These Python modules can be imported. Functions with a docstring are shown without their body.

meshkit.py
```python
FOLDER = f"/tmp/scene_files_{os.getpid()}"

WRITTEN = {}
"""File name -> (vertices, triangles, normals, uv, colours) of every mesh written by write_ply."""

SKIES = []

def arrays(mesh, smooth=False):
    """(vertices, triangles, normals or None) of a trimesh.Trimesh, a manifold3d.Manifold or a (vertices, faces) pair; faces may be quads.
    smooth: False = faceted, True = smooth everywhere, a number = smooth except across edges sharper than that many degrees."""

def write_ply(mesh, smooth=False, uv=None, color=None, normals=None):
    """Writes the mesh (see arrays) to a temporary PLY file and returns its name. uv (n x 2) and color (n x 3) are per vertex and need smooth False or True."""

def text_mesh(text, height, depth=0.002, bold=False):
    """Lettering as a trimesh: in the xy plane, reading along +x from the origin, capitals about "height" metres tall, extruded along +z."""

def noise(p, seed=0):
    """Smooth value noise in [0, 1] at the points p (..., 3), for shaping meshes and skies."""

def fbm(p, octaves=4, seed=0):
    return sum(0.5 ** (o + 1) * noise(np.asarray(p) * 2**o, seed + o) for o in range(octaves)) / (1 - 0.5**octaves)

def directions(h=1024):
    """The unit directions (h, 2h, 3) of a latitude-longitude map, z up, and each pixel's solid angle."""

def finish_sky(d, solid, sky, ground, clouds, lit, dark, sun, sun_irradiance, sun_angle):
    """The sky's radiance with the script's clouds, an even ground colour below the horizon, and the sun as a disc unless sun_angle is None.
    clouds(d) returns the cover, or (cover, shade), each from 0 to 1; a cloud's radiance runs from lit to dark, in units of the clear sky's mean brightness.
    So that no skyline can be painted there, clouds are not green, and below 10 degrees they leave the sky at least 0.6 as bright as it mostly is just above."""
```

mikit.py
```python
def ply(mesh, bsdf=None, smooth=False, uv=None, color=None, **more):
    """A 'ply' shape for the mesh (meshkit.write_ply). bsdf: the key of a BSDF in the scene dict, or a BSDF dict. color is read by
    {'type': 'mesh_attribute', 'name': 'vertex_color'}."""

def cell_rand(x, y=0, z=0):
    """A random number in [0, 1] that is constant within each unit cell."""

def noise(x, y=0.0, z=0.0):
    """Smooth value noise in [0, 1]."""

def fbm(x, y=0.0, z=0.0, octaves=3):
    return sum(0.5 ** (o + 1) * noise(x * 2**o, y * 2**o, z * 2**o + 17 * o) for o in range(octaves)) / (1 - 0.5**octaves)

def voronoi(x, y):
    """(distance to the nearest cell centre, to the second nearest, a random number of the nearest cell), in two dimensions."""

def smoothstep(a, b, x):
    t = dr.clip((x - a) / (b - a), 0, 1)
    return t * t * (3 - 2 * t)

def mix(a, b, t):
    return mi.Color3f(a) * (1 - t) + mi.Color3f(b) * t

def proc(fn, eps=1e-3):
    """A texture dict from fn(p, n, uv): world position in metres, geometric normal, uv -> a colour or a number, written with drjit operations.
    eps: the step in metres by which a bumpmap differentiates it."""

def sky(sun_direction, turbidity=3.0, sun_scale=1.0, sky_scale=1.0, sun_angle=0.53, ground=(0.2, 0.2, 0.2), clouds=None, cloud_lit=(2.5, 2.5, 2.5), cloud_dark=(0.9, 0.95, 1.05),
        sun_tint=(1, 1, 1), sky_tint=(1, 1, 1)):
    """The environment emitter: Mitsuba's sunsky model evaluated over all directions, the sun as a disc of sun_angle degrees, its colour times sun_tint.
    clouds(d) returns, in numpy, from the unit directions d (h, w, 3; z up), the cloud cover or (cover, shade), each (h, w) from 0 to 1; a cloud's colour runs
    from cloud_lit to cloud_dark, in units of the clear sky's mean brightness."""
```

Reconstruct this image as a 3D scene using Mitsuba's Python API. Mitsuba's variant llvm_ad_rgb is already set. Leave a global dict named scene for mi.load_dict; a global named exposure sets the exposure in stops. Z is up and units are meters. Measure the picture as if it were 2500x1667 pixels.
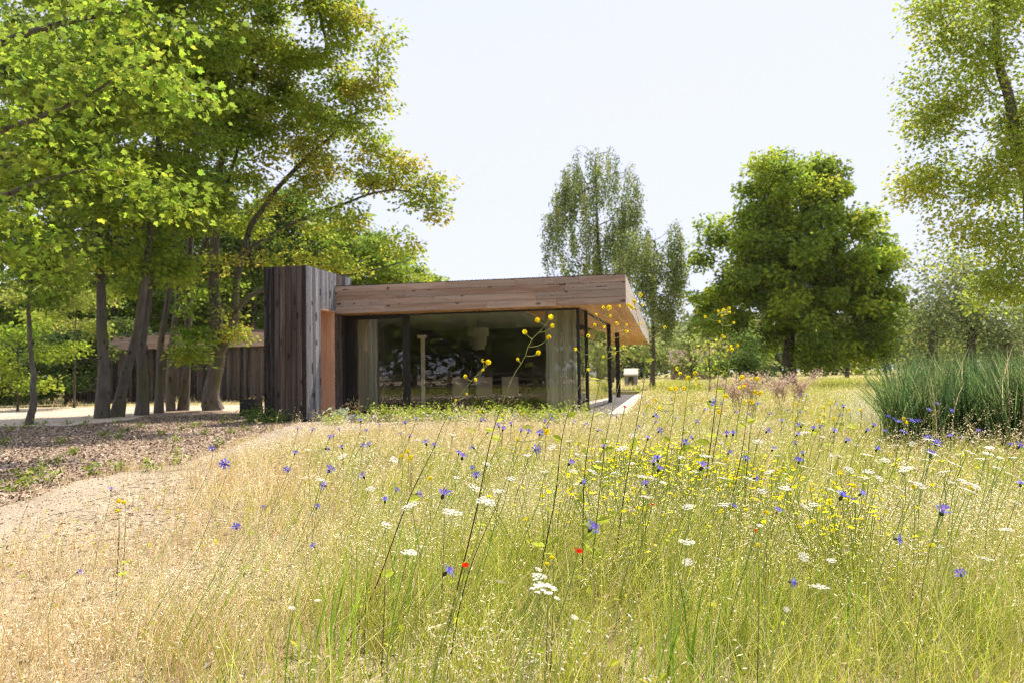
import math, numpy as np, trimesh, mitsuba as mi, drjit as dr, mikit, meshkit, shapely
from shapely.geometry import Polygon
from shapely.prepared import prep
T = mi.ScalarTransform4f
scene, labels = {}, {}

# ------------------------------------------------------------------ camera, sky, exposure
F, CX, CY, EYE = 1850.0, 1250.0, 833.5, 1.0           # lens (pixels of the 2500 px frame), eye height
YAW, PITCH, ROLL = math.radians(11.4), math.radians(2.57), math.radians(1.0)
C = np.array([0, 0, EYE])
FW = np.array([-math.sin(YAW) * math.cos(PITCH), math.cos(YAW) * math.cos(PITCH), math.sin(PITCH)])
_r = np.array([math.cos(YAW), math.sin(YAW), 0])
UP = np.cross(_r, FW) * math.cos(ROLL) + _r * math.sin(ROLL)
RT = np.cross(FW, UP)
scene['camera'] = dict(type='thinlens', fov=2 * math.degrees(math.atan(1250 / F)), fov_axis='x', aperture_radius=0.0035, focus_distance=3.2,
                       near_clip=0.05, far_clip=3000.0, to_world=T().look_at(origin=C.tolist(), target=(C + FW).tolist(), up=UP.tolist()))
scene['sky'] = mikit.sky([0.185, 0.5, 1.0], turbidity=4.0, ground=(0.25, 0.24, 0.15),
                         clouds=lambda d: np.clip(.93 + .14 * (meshkit.fbm(d * [2.2, 2.2, 9.0], 4, 3) - .5), 0, 1), cloud_lit=(1.34, 1.385, 1.66), sun_tint=(.97, 1.0, 1.07))
exposure = 2.62

# ------------------------------------------------------------------ helpers
V = 2500 / 2352
def ray(x, y):
    d = FW + RT * (x - CX) / F - UP * (y - CY) / F
    return d
def on_ground(x, y, z=0.0):                            # where the sight line of a photo point meets a height
    d = ray(x, y); return C + d * (z - EYE) / d[2]
def at(vx, vy, Y):                                     # where it meets the upright plane at depth Y
    d = ray(vx * V, vy * V); return C + d * Y / d[1]
def at_dist(x, y, D):
    return C + ray(x, y) * D
def tag(key, label=None, cat=None, group=None, kind=None):
    e = {k: v for k, v in dict(label=label, category=cat, group=group, kind=kind).items() if v}
    if e: labels[key] = e
COUNT, POS = {}, {}
def num(name):
    n = COUNT.get(name, 0); COUNT[name] = n + 1
    return name if n == 0 else f'{name}_{n:03d}'
def put(key, mesh, bsdf, smooth=False, **k):
    scene[key] = mikit.ply(mesh, bsdf, smooth=smooth, **k)
    return key
def box(x0, x1, y0, y1, z0, z1):
    v = np.array([[x, y, z] for x in (x0, x1) for y in (y0, y1) for z in (z0, z1)], float)
    f = np.array([[0, 1, 3], [0, 3, 2], [4, 6, 7], [4, 7, 5], [0, 4, 5], [0, 5, 1], [2, 3, 7], [2, 7, 6], [0, 2, 6], [0, 6, 4], [1, 5, 7], [1, 7, 3]])
    return v, f
def join(ms):
    vs, fs, n = [], [], 0
    for v, f in ms:
        vs.append(v); fs.append(np.asarray(f) + n); n += len(v)
    return np.vstack(vs), np.vstack(fs)
def put_box(key, b, bsdf, rnd=0.5):                    # a box whose uv.x carries one random number (its tone)
    v, f = box(*b)
    uv = np.stack([np.full(len(v), rnd), np.full(len(v), 0.5)], 1)
    return put(key, (v, f), bsdf, uv=uv)
def tubes(paths, radii, sides=6):                      # many polylines as tubes: list of (n,3), list of (n,)
    vs, fs, n0 = [], [], 0
    for p, r in zip(paths, radii):
        p = np.asarray(p, float); m = len(p)
        t = np.gradient(p, axis=0); t /= np.linalg.norm(t, axis=1, keepdims=True) + 1e-9
        a = np.cross(t, np.where(np.abs(t[:, 2:]) < 0.9, [[0, 0, 1.0]], [[1.0, 0, 0]])); a /= np.linalg.norm(a, axis=1, keepdims=True) + 1e-9
        for i in range(1, m):
            a[i] = a[i - 1] - t[i] * (a[i - 1] @ t[i]); a[i] /= np.linalg.norm(a[i]) + 1e-9
        b = np.cross(t, a); an = np.arange(sides) * 2 * np.pi / sides
        v = p[:, None] + np.asarray(r)[:, None, None] * (np.cos(an)[None, :, None] * a[:, None] + np.sin(an)[None, :, None] * b[:, None])
        i, j = np.meshgrid(np.arange(m - 1), np.arange(sides), indexing='ij')
        q = np.stack([i * sides + j, i * sides + (j + 1) % sides, (i + 1) * sides + (j + 1) % sides, (i + 1) * sides + j], -1).reshape(-1, 4) + n0
        fs += [q[:, [0, 1, 2]], q[:, [0, 2, 3]]]; vs.append(v.reshape(-1, 3)); n0 += m * sides
    return np.vstack(vs), np.vstack(fs)
def smooth_path(p, n):
    p = np.asarray(p, float)
    from scipy.interpolate import CubicSpline
    s = np.r_[0, np.cumsum(np.linalg.norm(np.diff(p, axis=0), axis=1))]
    return CubicSpline(s, p)(np.linspace(0, s[-1], n)) if len(p) > 2 else p[0] + (p[-1] - p[0]) * np.linspace(0, 1, n)[:, None]
def unit(v): return v / (np.linalg.norm(v, axis=-1, keepdims=True) + 1e-12)
def blades(base, h, w, lean, yaw, segs, power=1.7):    # ribbons: base (n,3), lean (n,2) horizontal travel of the tip over h
    n = len(base); t = np.linspace(0, 1, segs + 1)
    side = np.stack([np.cos(yaw), np.sin(yaw), 0 * yaw], 1)
    c = base[:, None, :] + np.concatenate([lean[:, None, :] * (t ** power)[None, :, None] * h[:, None, None], (h[:, None] * t * (1 - 0.25 * np.linalg.norm(lean, axis=1)[:, None] * t))[..., None]], 2)
    wd = (w[:, None] * (1 - t * 0.85)[None])[..., None] * side[:, None, :] * 0.5
    v = np.stack([c[:, :-1] - wd[:, :-1], c[:, :-1] + wd[:, :-1]], 2).reshape(n, -1, 3)
    v = np.concatenate([v, c[:, -1:]], 1)
    f = []
    for s in range(segs - 1): f += [[2 * s, 2 * s + 1, 2 * s + 3], [2 * s, 2 * s + 3, 2 * s + 2]]
    f.append([2 * segs - 2, 2 * segs - 1, 2 * segs])
    m = 2 * segs + 1
    fs = (np.array(f)[None] + (np.arange(n) * m)[:, None, None]).reshape(-1, 3)
    return v.reshape(-1, 3), fs, m
def col(c, m): return np.repeat(np.clip(c, 0.002, 0.95), m, axis=0)

KITE = (np.array([[0, 0, 0], [.36, .45, .07], [0, 1, -.02], [-.36, .45, .07]]), np.array([[0, 1, 2], [0, 2, 3]]))
OVAL = (np.array([[0, 0, 0], [.26, .3, .05], [.22, .7, .05], [0, 1, -.05], [-.22, .7, .05], [-.26, .3, .05]]), np.array([[0, 1, 2], [0, 2, 3], [0, 3, 4], [0, 4, 5]]))
_mp = [(0, 0), (.22, -.06), (.34, .0), (.30, .16), (.56, .26), (.42, .38), (.5, .62), (.24, .58), (.16, .74), (0, 1), (-.16, .74), (-.24, .58), (-.5, .62), (-.42, .38), (-.56, .26), (-.30, .16), (-.34, .0), (-.22, -.06)]
MAPLE = (np.array([[0, .3, -.03]] + [[x, y, .10 * abs(x) - .10 * max(0, y - .4) ** 2 * 2] for x, y in _mp]), np.array([[0, i + 1, (i + 1) % 18 + 1] for i in range(18)]))
def frames(nrm, rng):
    x = unit(np.cross(nrm, rng.normal(size=nrm.shape))); return x, np.cross(nrm, x)
def scatter(tpl, pos, nrm, size, rng, droop=None):     # copies of a small template, in world space, as one mesh
    tv, tf = tpl
    if droop is None: x, y = frames(nrm, rng)
    else: y = unit(droop); x = unit(np.cross(y, nrm)); nrm = np.cross(x, y)
    v = pos[:, None] + size[:, None, None] * (tv[None, :, 0:1] * x[:, None] + tv[None, :, 1:2] * y[:, None] + tv[None, :, 2:3] * nrm[:, None])
    return v.reshape(-1, 3), (tf[None] + (np.arange(len(pos)) * len(tv))[:, None, None]).reshape(-1, 3), len(tv)

# ------------------------------------------------------------------ materials
def rgb(*c): return {'type': 'rgb', 'value': list(c)}
VC = {'type': 'mesh_attribute', 'name': 'vertex_color'}
scene['leaf_material'] = {'type': 'principledthin', 'base_color': VC, 'roughness': 0.45, 'diff_trans': 1.15, 'eta': 1.35, 'spec_trans': 0.0}
scene['tinted_material'] = {'type': 'twosided', 'bsdf': {'type': 'diffuse', 'reflectance': VC}}
P3 = lambda fn, eps=1e-3: mikit.proc(fn, eps)
N, FB, MX, SS = mikit.noise, mikit.fbm, mikit.mix, mikit.smoothstep
def prin(fn, rough=0.75, bump=None, scale=1.0, spec=0.3, eps=1e-3):
    b = {'type': 'principled', 'base_color': P3(fn) if callable(fn) else rgb(*fn), 'roughness': rough, 'specular': spec}
    if bump: b = {'type': 'bumpmap', 'scale': scale, 'map': P3(bump, eps), 'bsdf': b}
    return {'type': 'twosided', 'bsdf': b}
def grain(a, b, c):                                    # wood streaks: a, b across, c along
    return FB(a * 60, b * 60, c * 1.6, 3)
def char_fn(p, n, uv):
    g = grain(p.x, p.y, p.z); k = uv.x
    base = MX((.022, .018, .017), (.125, .092, .076), SS(.1, .95, k))
    c = base * (0.45 + 1.1 * g)
    knot = SS(.80, .86, N(p.x * 9 + k * 40, p.y * 9, p.z * 3.2))
    silver = SS(.45, .75, N(p.x * 25, p.y * 25, p.z * .7 + k * 9)) * .5
    c = c + mi.Color3f(.09, .095, .11) * silver
    return c * .72 * (1 - .75 * knot)
scene['charred_wood'] = prin(char_fn, .8, lambda p, n, uv: .004 * grain(p.x, p.y, p.z) + .003 * N(p.x * 14, p.y * 14, p.z * 2), 1.0, .25)
def cedar_fn(p, n, uv):
    g = FB(p.x * 1.3 + uv.x * 31, p.y * 1.3, p.z * 55, 3); k = uv.x
    c = MX((.32, .215, .165), (.47, .345, .28), k) * (0.66 + .62 * g)
    ring = SS(.35, .7, N(p.x * .9 + 7 * k, p.y * .9, p.z * 16 + 3 * N(p.x * 2, p.y * 2, p.z * 4)))
    c = MX(c, c * mi.Color3f(.78, .70, .66), ring)
    grey = SS(.35, .75, FB(p.x * .5, p.y * .5, p.z * 3 + k * 5, 2)) * .55
    c = MX(c, mi.Color3f(.30, .255, .235) * (0.7 + .5 * g), grey)
    knot = SS(.86, .90, N(p.x * 5 + k * 17, p.y * 5, p.z * 11))
    return c * (1 - .7 * knot)
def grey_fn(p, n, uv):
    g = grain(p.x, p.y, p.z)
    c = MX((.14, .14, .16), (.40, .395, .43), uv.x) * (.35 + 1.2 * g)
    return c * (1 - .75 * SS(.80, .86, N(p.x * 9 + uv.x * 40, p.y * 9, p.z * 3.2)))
scene['sunlit_weathered_wood'] = prin(grey_fn, .85, lambda p, n, uv: .004 * grain(p.x, p.y, p.z) + .003 * N(p.x * 14, p.y * 14, p.z * 2), 1.0, .2)  # weathered grey; the right face's sunlight is painted in as extra paleness
scene['cedar_cladding'] = prin(cedar_fn, .7, lambda p, n, uv: .002 * FB(p.x * 2, p.y * 2, p.z * 60, 2), 1.0, .3)
def soffit_fn(p, n, uv):
    g = FB(p.x * 50, p.y * 1.2 + uv.x * 19, p.z * 50, 3)
    return MX((.42, .225, .085), (.58, .335, .14), uv.x) * (.7 + .55 * g)
scene['sunlit_bleached_cedar'] = prin(lambda p, n, uv: MX((.42, .37, .34), (.56, .51, .48), uv.x) * (.7 + .5 * FB(p.x * 55, p.y * 1.3 + uv.x * 31, p.z * 55, 3)), .8)  # side boards: bleached tone made paler by sunlight painted into it
scene['gap_wood'] = prin((.085, .06, .045), .9)
scene['soffit_wood'] = prin(soffit_fn, .6, None, 1, .3)
def door_fn(p, n, uv):
    g = grain(p.x, p.y, p.z)
    return MX((.62, .37, .235), (.72, .46, .32), uv.x) * (.75 + .5 * g)
scene['door_wood'] = prin(door_fn, .6)
scene['black_metal'] = prin((.012, .012, .013), .45, None, 1, .4)
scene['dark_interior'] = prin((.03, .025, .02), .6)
scene['roof_membrane'] = prin((.10, .10, .105), .8)
scene['concrete'] = prin(lambda p, n, uv: mi.Color3f(.50, .48, .45) * (.8 + .3 * FB(p.x * 3, p.y * 3, p.z * 3, 4) + .12 * N(p.x * 90, p.y * 90, p.z * 90)), .85)
scene['curtain_cloth'] = {'type': 'principledthin', 'base_color': rgb(.36, .36, .25), 'roughness': .9, 'diff_trans': .7}
scene['window_glass'] = {'type': 'thindielectric', 'int_ior': 1.52}
def bark_fn(p, n, uv):
    g = FB(p.x * 14, p.y * 14, p.z * 3, 4)
    c = MX((.06, .05, .042), (.19, .17, .145), g)
    moss = SS(.5, .72, FB(p.x * 2.5, p.y * 2.5, p.z * 1.1, 3))
    c = MX(c, mi.Color3f(.12, .13, .045), moss * .6)
    spot = SS(.80, .88, N(p.x * 11, p.y * 11, p.z * 7))
    return c * (1 - .6 * spot)
scene['bark'] = prin(bark_fn, .9, lambda p, n, uv: .02 * FB(p.x * 18, p.y * 18, p.z * 5, 3), 1.0, .2)
scene['dark_bark'] = prin(lambda p, n, uv: MX((.05, .04, .032), (.15, .12, .095), FB(p.x * 12, p.y * 12, p.z * 3, 3)), .9)
def soil_fn(p, n, uv):
    a = FB(p.x * 1.1, p.y * 1.1, 0, 4); b = FB(p.x * 40, p.y * 40, 0, 3); far = SS(14, 40, p.y)
    c = MX((.24, .20, .14), (.38, .33, .25), a) * (.55 + .8 * b)
    c = c * (1 - .75 * SS(.68, .76, FB(p.x * 23, p.y * 23, 4, 2)))
    return MX(c, mi.Color3f(.30, .27, .11) * (.7 + .6 * a), far)
scene['soil'] = prin(soil_fn, .95, lambda p, n, uv: .03 * FB(p.x * 22, p.y * 22, 0, 4), 1.0, .1)
def gravel_fn(p, n, uv):
    a = FB(p.x * .9, p.y * .9, 0, 3); d1, d2, k = mikit.voronoi(p.x * 75, p.y * 75)
    c = MX((.285, .24, .178), (.405, .355, .272), k) * (.72 + .4 * a)
    return c * (1 - .65 * SS(.93, .97, N(p.x * 38, p.y * 38, 3))) * (.6 + .4 * SS(0, .12, d2 - d1))
scene['gravel'] = prin(gravel_fn, .95, lambda p, n, uv: .012 * FB(p.x * 60, p.y * 60, 0, 3), 1.0, .1)
scene['sandy_drive'] = prin(lambda p, n, uv: MX((.29, .24, .19), (.39, .33, .265), FB(p.x * .7, p.y * .7, 0, 4)) * (.85 + .3 * N(p.x * 45, p.y * 45, 0)), .95)
def mulch_fn(p, n, uv):
    d1, d2, k = mikit.voronoi(p.x * 22 + 3 * N(p.x * 9, p.y * 9), p.y * 30)
    return MX((.14, .10, .075), (.35, .28, .215), k) * (.5 + .9 * FB(p.x * 30, p.y * 30, 0, 2))
scene['mulch'] = prin(mulch_fn, .95, lambda p, n, uv: .03 * FB(p.x * 25, p.y * 25, 0, 3), 1.0, .1)

# ------------------------------------------------------------------ ground, path, mulch bed, drive
def sheet(key, poly, z, bsdf, step=None):
    poly = shapely.segmentize(poly, 0.5) if step else poly
    m = trimesh.creation.triangulate_polygon(poly, engine='earcut')
    v = np.column_stack([m[0], np.full(len(m[0]), z)])
    put(key, (v, m[1]), bsdf); tag(key, kind='structure'); return key
G = lambda vx, vy: on_ground(vx * V, vy * V)[:2]
rng = np.random.default_rng(5)
def wobble(pts, amp, seed):
    pts = np.array(shapely.segmentize(shapely.LineString(pts), .35).coords); r = np.random.default_rng(seed)
    o = r.normal(size=(len(pts), 2)) * amp; o[0] = o[-1] = 0
    return pts + o
sheet('ground', Polygon([(-600, -300), (600, -300), (600, 1500), (-600, 1500)]), 0.0, 'soil')
path_top = wobble([(-9.5, 3.6), G(0, 1165), G(140, 1112), G(300, 1082), G(420, 1062), G(540, 1022), G(620, 990), G(690, 968), (-8.32, 16.3)], .06, 1)
path_low = wobble([(-6.9, 17.6), (-6.7, 15.8), G(860, 990), G(720, 1004), G(600, 1028), G(470, 1066), G(330, 1104), G(170, 1168), G(0, 1256), (-5.6, 2.4)], .10, 2)
PATH = Polygon(np.vstack([path_top, path_low])).buffer(0)
sheet('gravel_path', PATH, .004, 'gravel')
MULCH = Polygon(np.vstack([[(-12.5, 5.0)], path_top[1:], [(-8.4, 16.9), (-9.4, 17.2), (-11.5, 20.6), (-14.4, 22.8), (-17.2, 23.6), G(300, 965), G(150, 978), (-15.6, 15.2), (-17.5, 13)]])).buffer(0)
sheet('mulch_bed', MULCH, .008, 'mulch')
DRIVE = Polygon([(-12.0, 12.5), (-9.45, 17.4), (-9.45, 27.5), (-16.7, 28.3), (-26, 27.0), (-40, 25), (-40, 12)]).buffer(0)
sheet('driveway', DRIVE.difference(MULCH), .004, 'sandy_drive')

scene['air'] = {'type': 'homogeneous', 'albedo': .95, 'sigma_t': .00014}
scene['haze'] = {'type': 'cube', 'to_world': T().translate([0, 600, 13]).scale([640, 940, 14]), 'bsdf': {'type': 'null'}, 'interior': {'type': 'ref', 'id': 'air'}}; tag('haze', kind='stuff')
scene['camera']['medium'] = {'type': 'ref', 'id': 'air'}
# ------------------------------------------------------------------ the pavilion
rng = np.random.default_rng(11)
HOUSE = 'timber_pavilion'
tag(HOUSE, 'flat roofed timber pavilion with dark upright plank tower and glazed room', 'house')
FLOOR, SOF, GY, GX = .05, 2.66, 18.9, -2.11             # floor and soffit heights, front and side glazing planes
def planks(prefix, axis, a0, a1, w, rest, bsdf, lift=.004, gap=.007, jit=.25, cut=None, ends=0.012):
    """Boards side by side along axis (0 x, 1 y, 2 z), each a box of its own; rest gives the other two ranges in x, y, z order."""
    a, i = a0, 0
    while a < a1 - .02:
        ww = min(w * (1 + jit * (rng.random() - .5)), a1 - a)
        if a1 - a - ww < .04: ww = a1 - a
        r = [list(rest[0]), list(rest[1])]; thin = 0 if abs(r[0][1] - r[0][0]) < abs(r[1][1] - r[1][0]) else 1
        out = np.sign(r[thin][1] - r[thin][0]); r[thin][1] += out * lift * rng.random() * 2.0
        other = 1 - thin; r[other][1] += ends * (rng.random() - .5)
        b = [(min(q), max(q)) for q in r]; b.insert(axis, (a + gap / 2, a + ww - gap / 2))
        segs = [b]
        if cut is not None: segs = cut(b)
        for s in segs:
            put_box(num(prefix), (*s[0], *s[1], *s[2]), bsdf, rng.random())
        a += ww
# tower: core with a door niche in its right side, clad in charred planks
TX0, TX1, TY0, TY1, TZ = -9.40, -8.31, 16.59, 19.22, 3.70
core = [box(TX0 + .03, TX1 - .03, TY0 + .03, 17.36, .02, TZ - .02), box(TX0 + .03, TX1 - .03, 18.24, TY1, .02, TZ - .02), box(TX0 + .03, TX1 - .03, 17.36, 18.24, 2.72, TZ - .02), box(TX0 + .03, -9.05, 17.36, 18.24, .02, 2.72)]
TOWER = HOUSE + '__tower'
put(TOWER, join(core), 'dark_interior')
planks(TOWER + '__plank', 0, TX0, TX1, .140, ((TY0 + .028, TY0), (.05, TZ)), 'charred_wood', .008, .016, .15)
def niche(b):
    y0, y1 = b[1]
    if y1 <= 17.40 or y0 >= 18.22: return [b]
    return [[b[0], b[1], (2.72, b[2][1])]]
planks(TOWER + '__plank', 1, TY0, 17.37, .118, ((TX1 - .028, TX1), (.05, TZ)), 'sunlit_weathered_wood', .008, .010, .2)
planks(TOWER + '__plank', 1, 17.37, 18.24, .118, ((TX1 - .028, TX1), (2.72, TZ)), 'sunlit_weathered_wood', .008, .010, .2, None, .0)
planks(TOWER + '__plank', 1, 18.24, 18.82, .118, ((TX1 - .028, TX1), (.05, TZ)), 'charred_wood', .008, .010, .2)  # charred here: the shade under the roof, put into the planks' colour
planks(TOWER + '__plank', 1, 18.82, TY1, .118, ((TX1 - .028, TX1), (3.40, TZ)), 'sunlit_weathered_wood', .008, .010, .2)
planks(TOWER + '__plank', 1, TY0, TY1, .13, ((TX0 + .028, TX0), (.05, TZ)), 'charred_wood', .006, .01, .2)
put_box(TOWER + '__coping', (TX0 + .02, TX1 - .02, TY0 + .02, TY1 + .02, TZ - .02, TZ - .008), 'roof_membrane')
NICHE = HOUSE + '__door_niche'
tag(NICHE, 'orange brown wood lined doorway cut into the tower')
put_box(NICHE, (-9.05, TX1 - .035, 17.36, 18.24, .02, .049), 'concrete')
planks(NICHE + '__lining_board', 0, -9.04, TX1 - .03, .15, ((18.24, 18.215), (.05, 2.70)), 'door_wood', .001, .003)
planks(NICHE + '__lining_board', 1, 17.385, 18.213, .14, ((-9.05, -9.025), (.05, 2.70)), 'door_wood', .001, .003)
planks(NICHE + '__lining_board', 0, -9.02, TX1 - .03, .15, ((17.362, 17.384), (.05, 2.70)), 'door_wood', .001, .003)
put_box(NICHE + '__head_board', (-9.04, TX1 + .004, 17.363, 18.238, 2.702, 2.719), 'door_wood', .9)
# roof slab and fascia boards
RX1, RY0, RY1, FZ0, FZ1 = -0.88, 18.19, 44.7, 2.66, 3.37
ROOF = HOUSE + '__roof'
put(ROOF, join([box(TX1 + .03, RX1 - .03, RY0 + .03, 26.4, SOF + .03, FZ1 - .03), box(-3.55, RX1 - .03, 26.4, RY1 - .03, SOF + .03, FZ1 - .03)]), 'roof_membrane')
put(ROOF + '__edge_trim', join([box(TX1 + .01, RX1 + .004, RY0 - .004, RY0 + .05, FZ1 - .004, FZ1 + .010), box(RX1 - .05, RX1 + .004, RY0 + .05, RY1, FZ1 - .004, FZ1 + .010)]), 'black_metal')
FASCIA = HOUSE + '__fascia'
put(FASCIA, join([box(TX1 + .02, RX1 - .025, RY0 + .026, RY0 + .034, FZ0 + .01, FZ1 - .01), box(RX1 - .034, RX1 - .026, RY0 + .03, RY1 - .03, FZ0 + .01, FZ1 - .01)]), 'gap_wood')
rows = np.linspace(FZ0, FZ1 - .004, 5)
joints = [[-6.95, -4.3, -2.55], [-7.35, -5.65, -3.05], [-6.4, -4.75, -2.35], [-5.35, -3.55, -2.0]]
for r in range(4):
    xs = [TX1 + .012] + joints[r] + [RX1]
    for a, b in zip(xs[:-1], xs[1:]):
        put_box(num(FASCIA + '__board'), (a + .003, b - .003, RY0 - .002 * rng.random(), RY0 + .026, rows[r] + .004, rows[r + 1] - .004), 'cedar_cladding', rng.random())
    ys = [RY0 + .027] + [21.5 + 1.3 * (r % 2), 26 + r % 3, 30.5 + r % 2, 35.5, 40 + r % 2, RY1]
    for a, b in zip(ys[:-1], ys[1:]):
        put_box(num(FASCIA + '__board'), (RX1 - .026, RX1 + .002 * rng.random(), a + .0015, b - .0015, rows[r] + .004, rows[r + 1] - .004), 'sunlit_bleached_cedar', rng.random())
put_box(num(FASCIA + '__board'), (-3.60, RX1 - .03, RY1 - .03, RY1, FZ0 + .004, FZ1 - .004), 'cedar_cladding', .5)
put_box(num(FASCIA + '__board'), (-3.60, -3.575, 26.5, RY1 - .031, FZ0 + .004, FZ1 - .004), 'cedar_cladding', .5)
# soffit boards run back under the roof
SOFFIT = HOUSE + '__soffit'
put(SOFFIT, join([box(TX1 + .03, RX1 - .03, RY0 + .03, 26.4, SOF + .018, SOF + .026), box(-3.55, RX1 - .03, 26.4, RY1 - .03, SOF + .018, SOF + .026)]), 'dark_interior')
x = TX1 + .02
while x < RX1 - .03:
    w = .112; y1 = RY1 - .032 if x > -3.57 else 26.4
    cuts = [RY0 + .028, 18.86] + ([] if y1 < 30 else [22 + 3 * rng.random(), 29 + 3 * rng.random(), 36 + 3 * rng.random()]) + [y1]
    for a, b in zip(cuts[:-1], cuts[1:]):
        put_box(num(SOFFIT + '__board'), (x + .001, min(x + w, RX1 - .027) - .002, a + .001, b - .001, SOF + rng.random() * .002, SOF + .018), 'soffit_wood', rng.random())
    x += w
# room walls that do not face the camera: back wall, left wall boards
WALL = HOUSE + '__back_wall'
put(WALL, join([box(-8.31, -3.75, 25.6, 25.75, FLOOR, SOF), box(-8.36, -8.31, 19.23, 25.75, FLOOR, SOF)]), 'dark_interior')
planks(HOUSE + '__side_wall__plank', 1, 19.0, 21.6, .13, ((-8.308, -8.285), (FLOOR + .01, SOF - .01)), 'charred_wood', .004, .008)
scene['reflection_tint'] = prin((.20, .205, .16), .8)  # grey green that paints window reflection and dimness onto the ceiling
put_box(HOUSE + '__added_ceiling_panel', (-8.28, -3.6, 18.97, 25.58, SOF - .035, SOF - .006), 'reflection_tint')  # added below the wood ceiling to carry that painted tint
put_box(HOUSE + '__shade_floor', (-8.28, -3.1, 18.96, 25.58, FLOOR + .001, FLOOR + .008), 'dark_interior')  # dark sheet over the concrete floor, painting in the room's shade
# steel frames and panes
FR = HOUSE + '__window_frame'
def fr(*b, name='window_frame'): put_box(num(HOUSE + '__' + name), b, 'black_metal')
fr(-8.28, -8.10, GY - .05, GY + .05, FLOOR, SOF - .005); fr(-6.72, -6.55, GY - .05, GY + .05, FLOOR, SOF - .005)
fr(-8.10, -6.72, GY - .045, GY + .045, 2.545, SOF - .005); fr(-8.10, -6.72, GY - .045, GY + .045, FLOOR, .13)
fr(-6.55, GX - .05, GY - .04, GY + .04, 2.615, SOF - .005); fr(-6.55, GX - .05, GY - .04, GY + .04, FLOOR, .10)
fr(GX - .05, GX + .03, GY - .045, GY + .045, FLOOR, SOF - .005)
for z0, z1 in ((2.625, SOF - .005), (FLOOR - .01, FLOOR + .02)):
    v, f = box(GX - .035, GX + .035, GY + .045, 25.55, z0, z1); v[v[:, 1] > 20, 0] += .27
    put(num(HOUSE + '__window_frame'), (v, f), 'black_metal')
fr(-2.06, -1.97, 19.80, 19.90, FLOOR, SOF - .005, name='mullion')
fr(-1.895, -1.775, 25.56, 25.70, FLOOR, SOF - .005, name='mullion'); fr(-3.75, -1.895, 25.58, 25.68, 2.50, SOF - .005); fr(-3.75, -1.895, 25.58, 25.68, FLOOR, .12)
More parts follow.
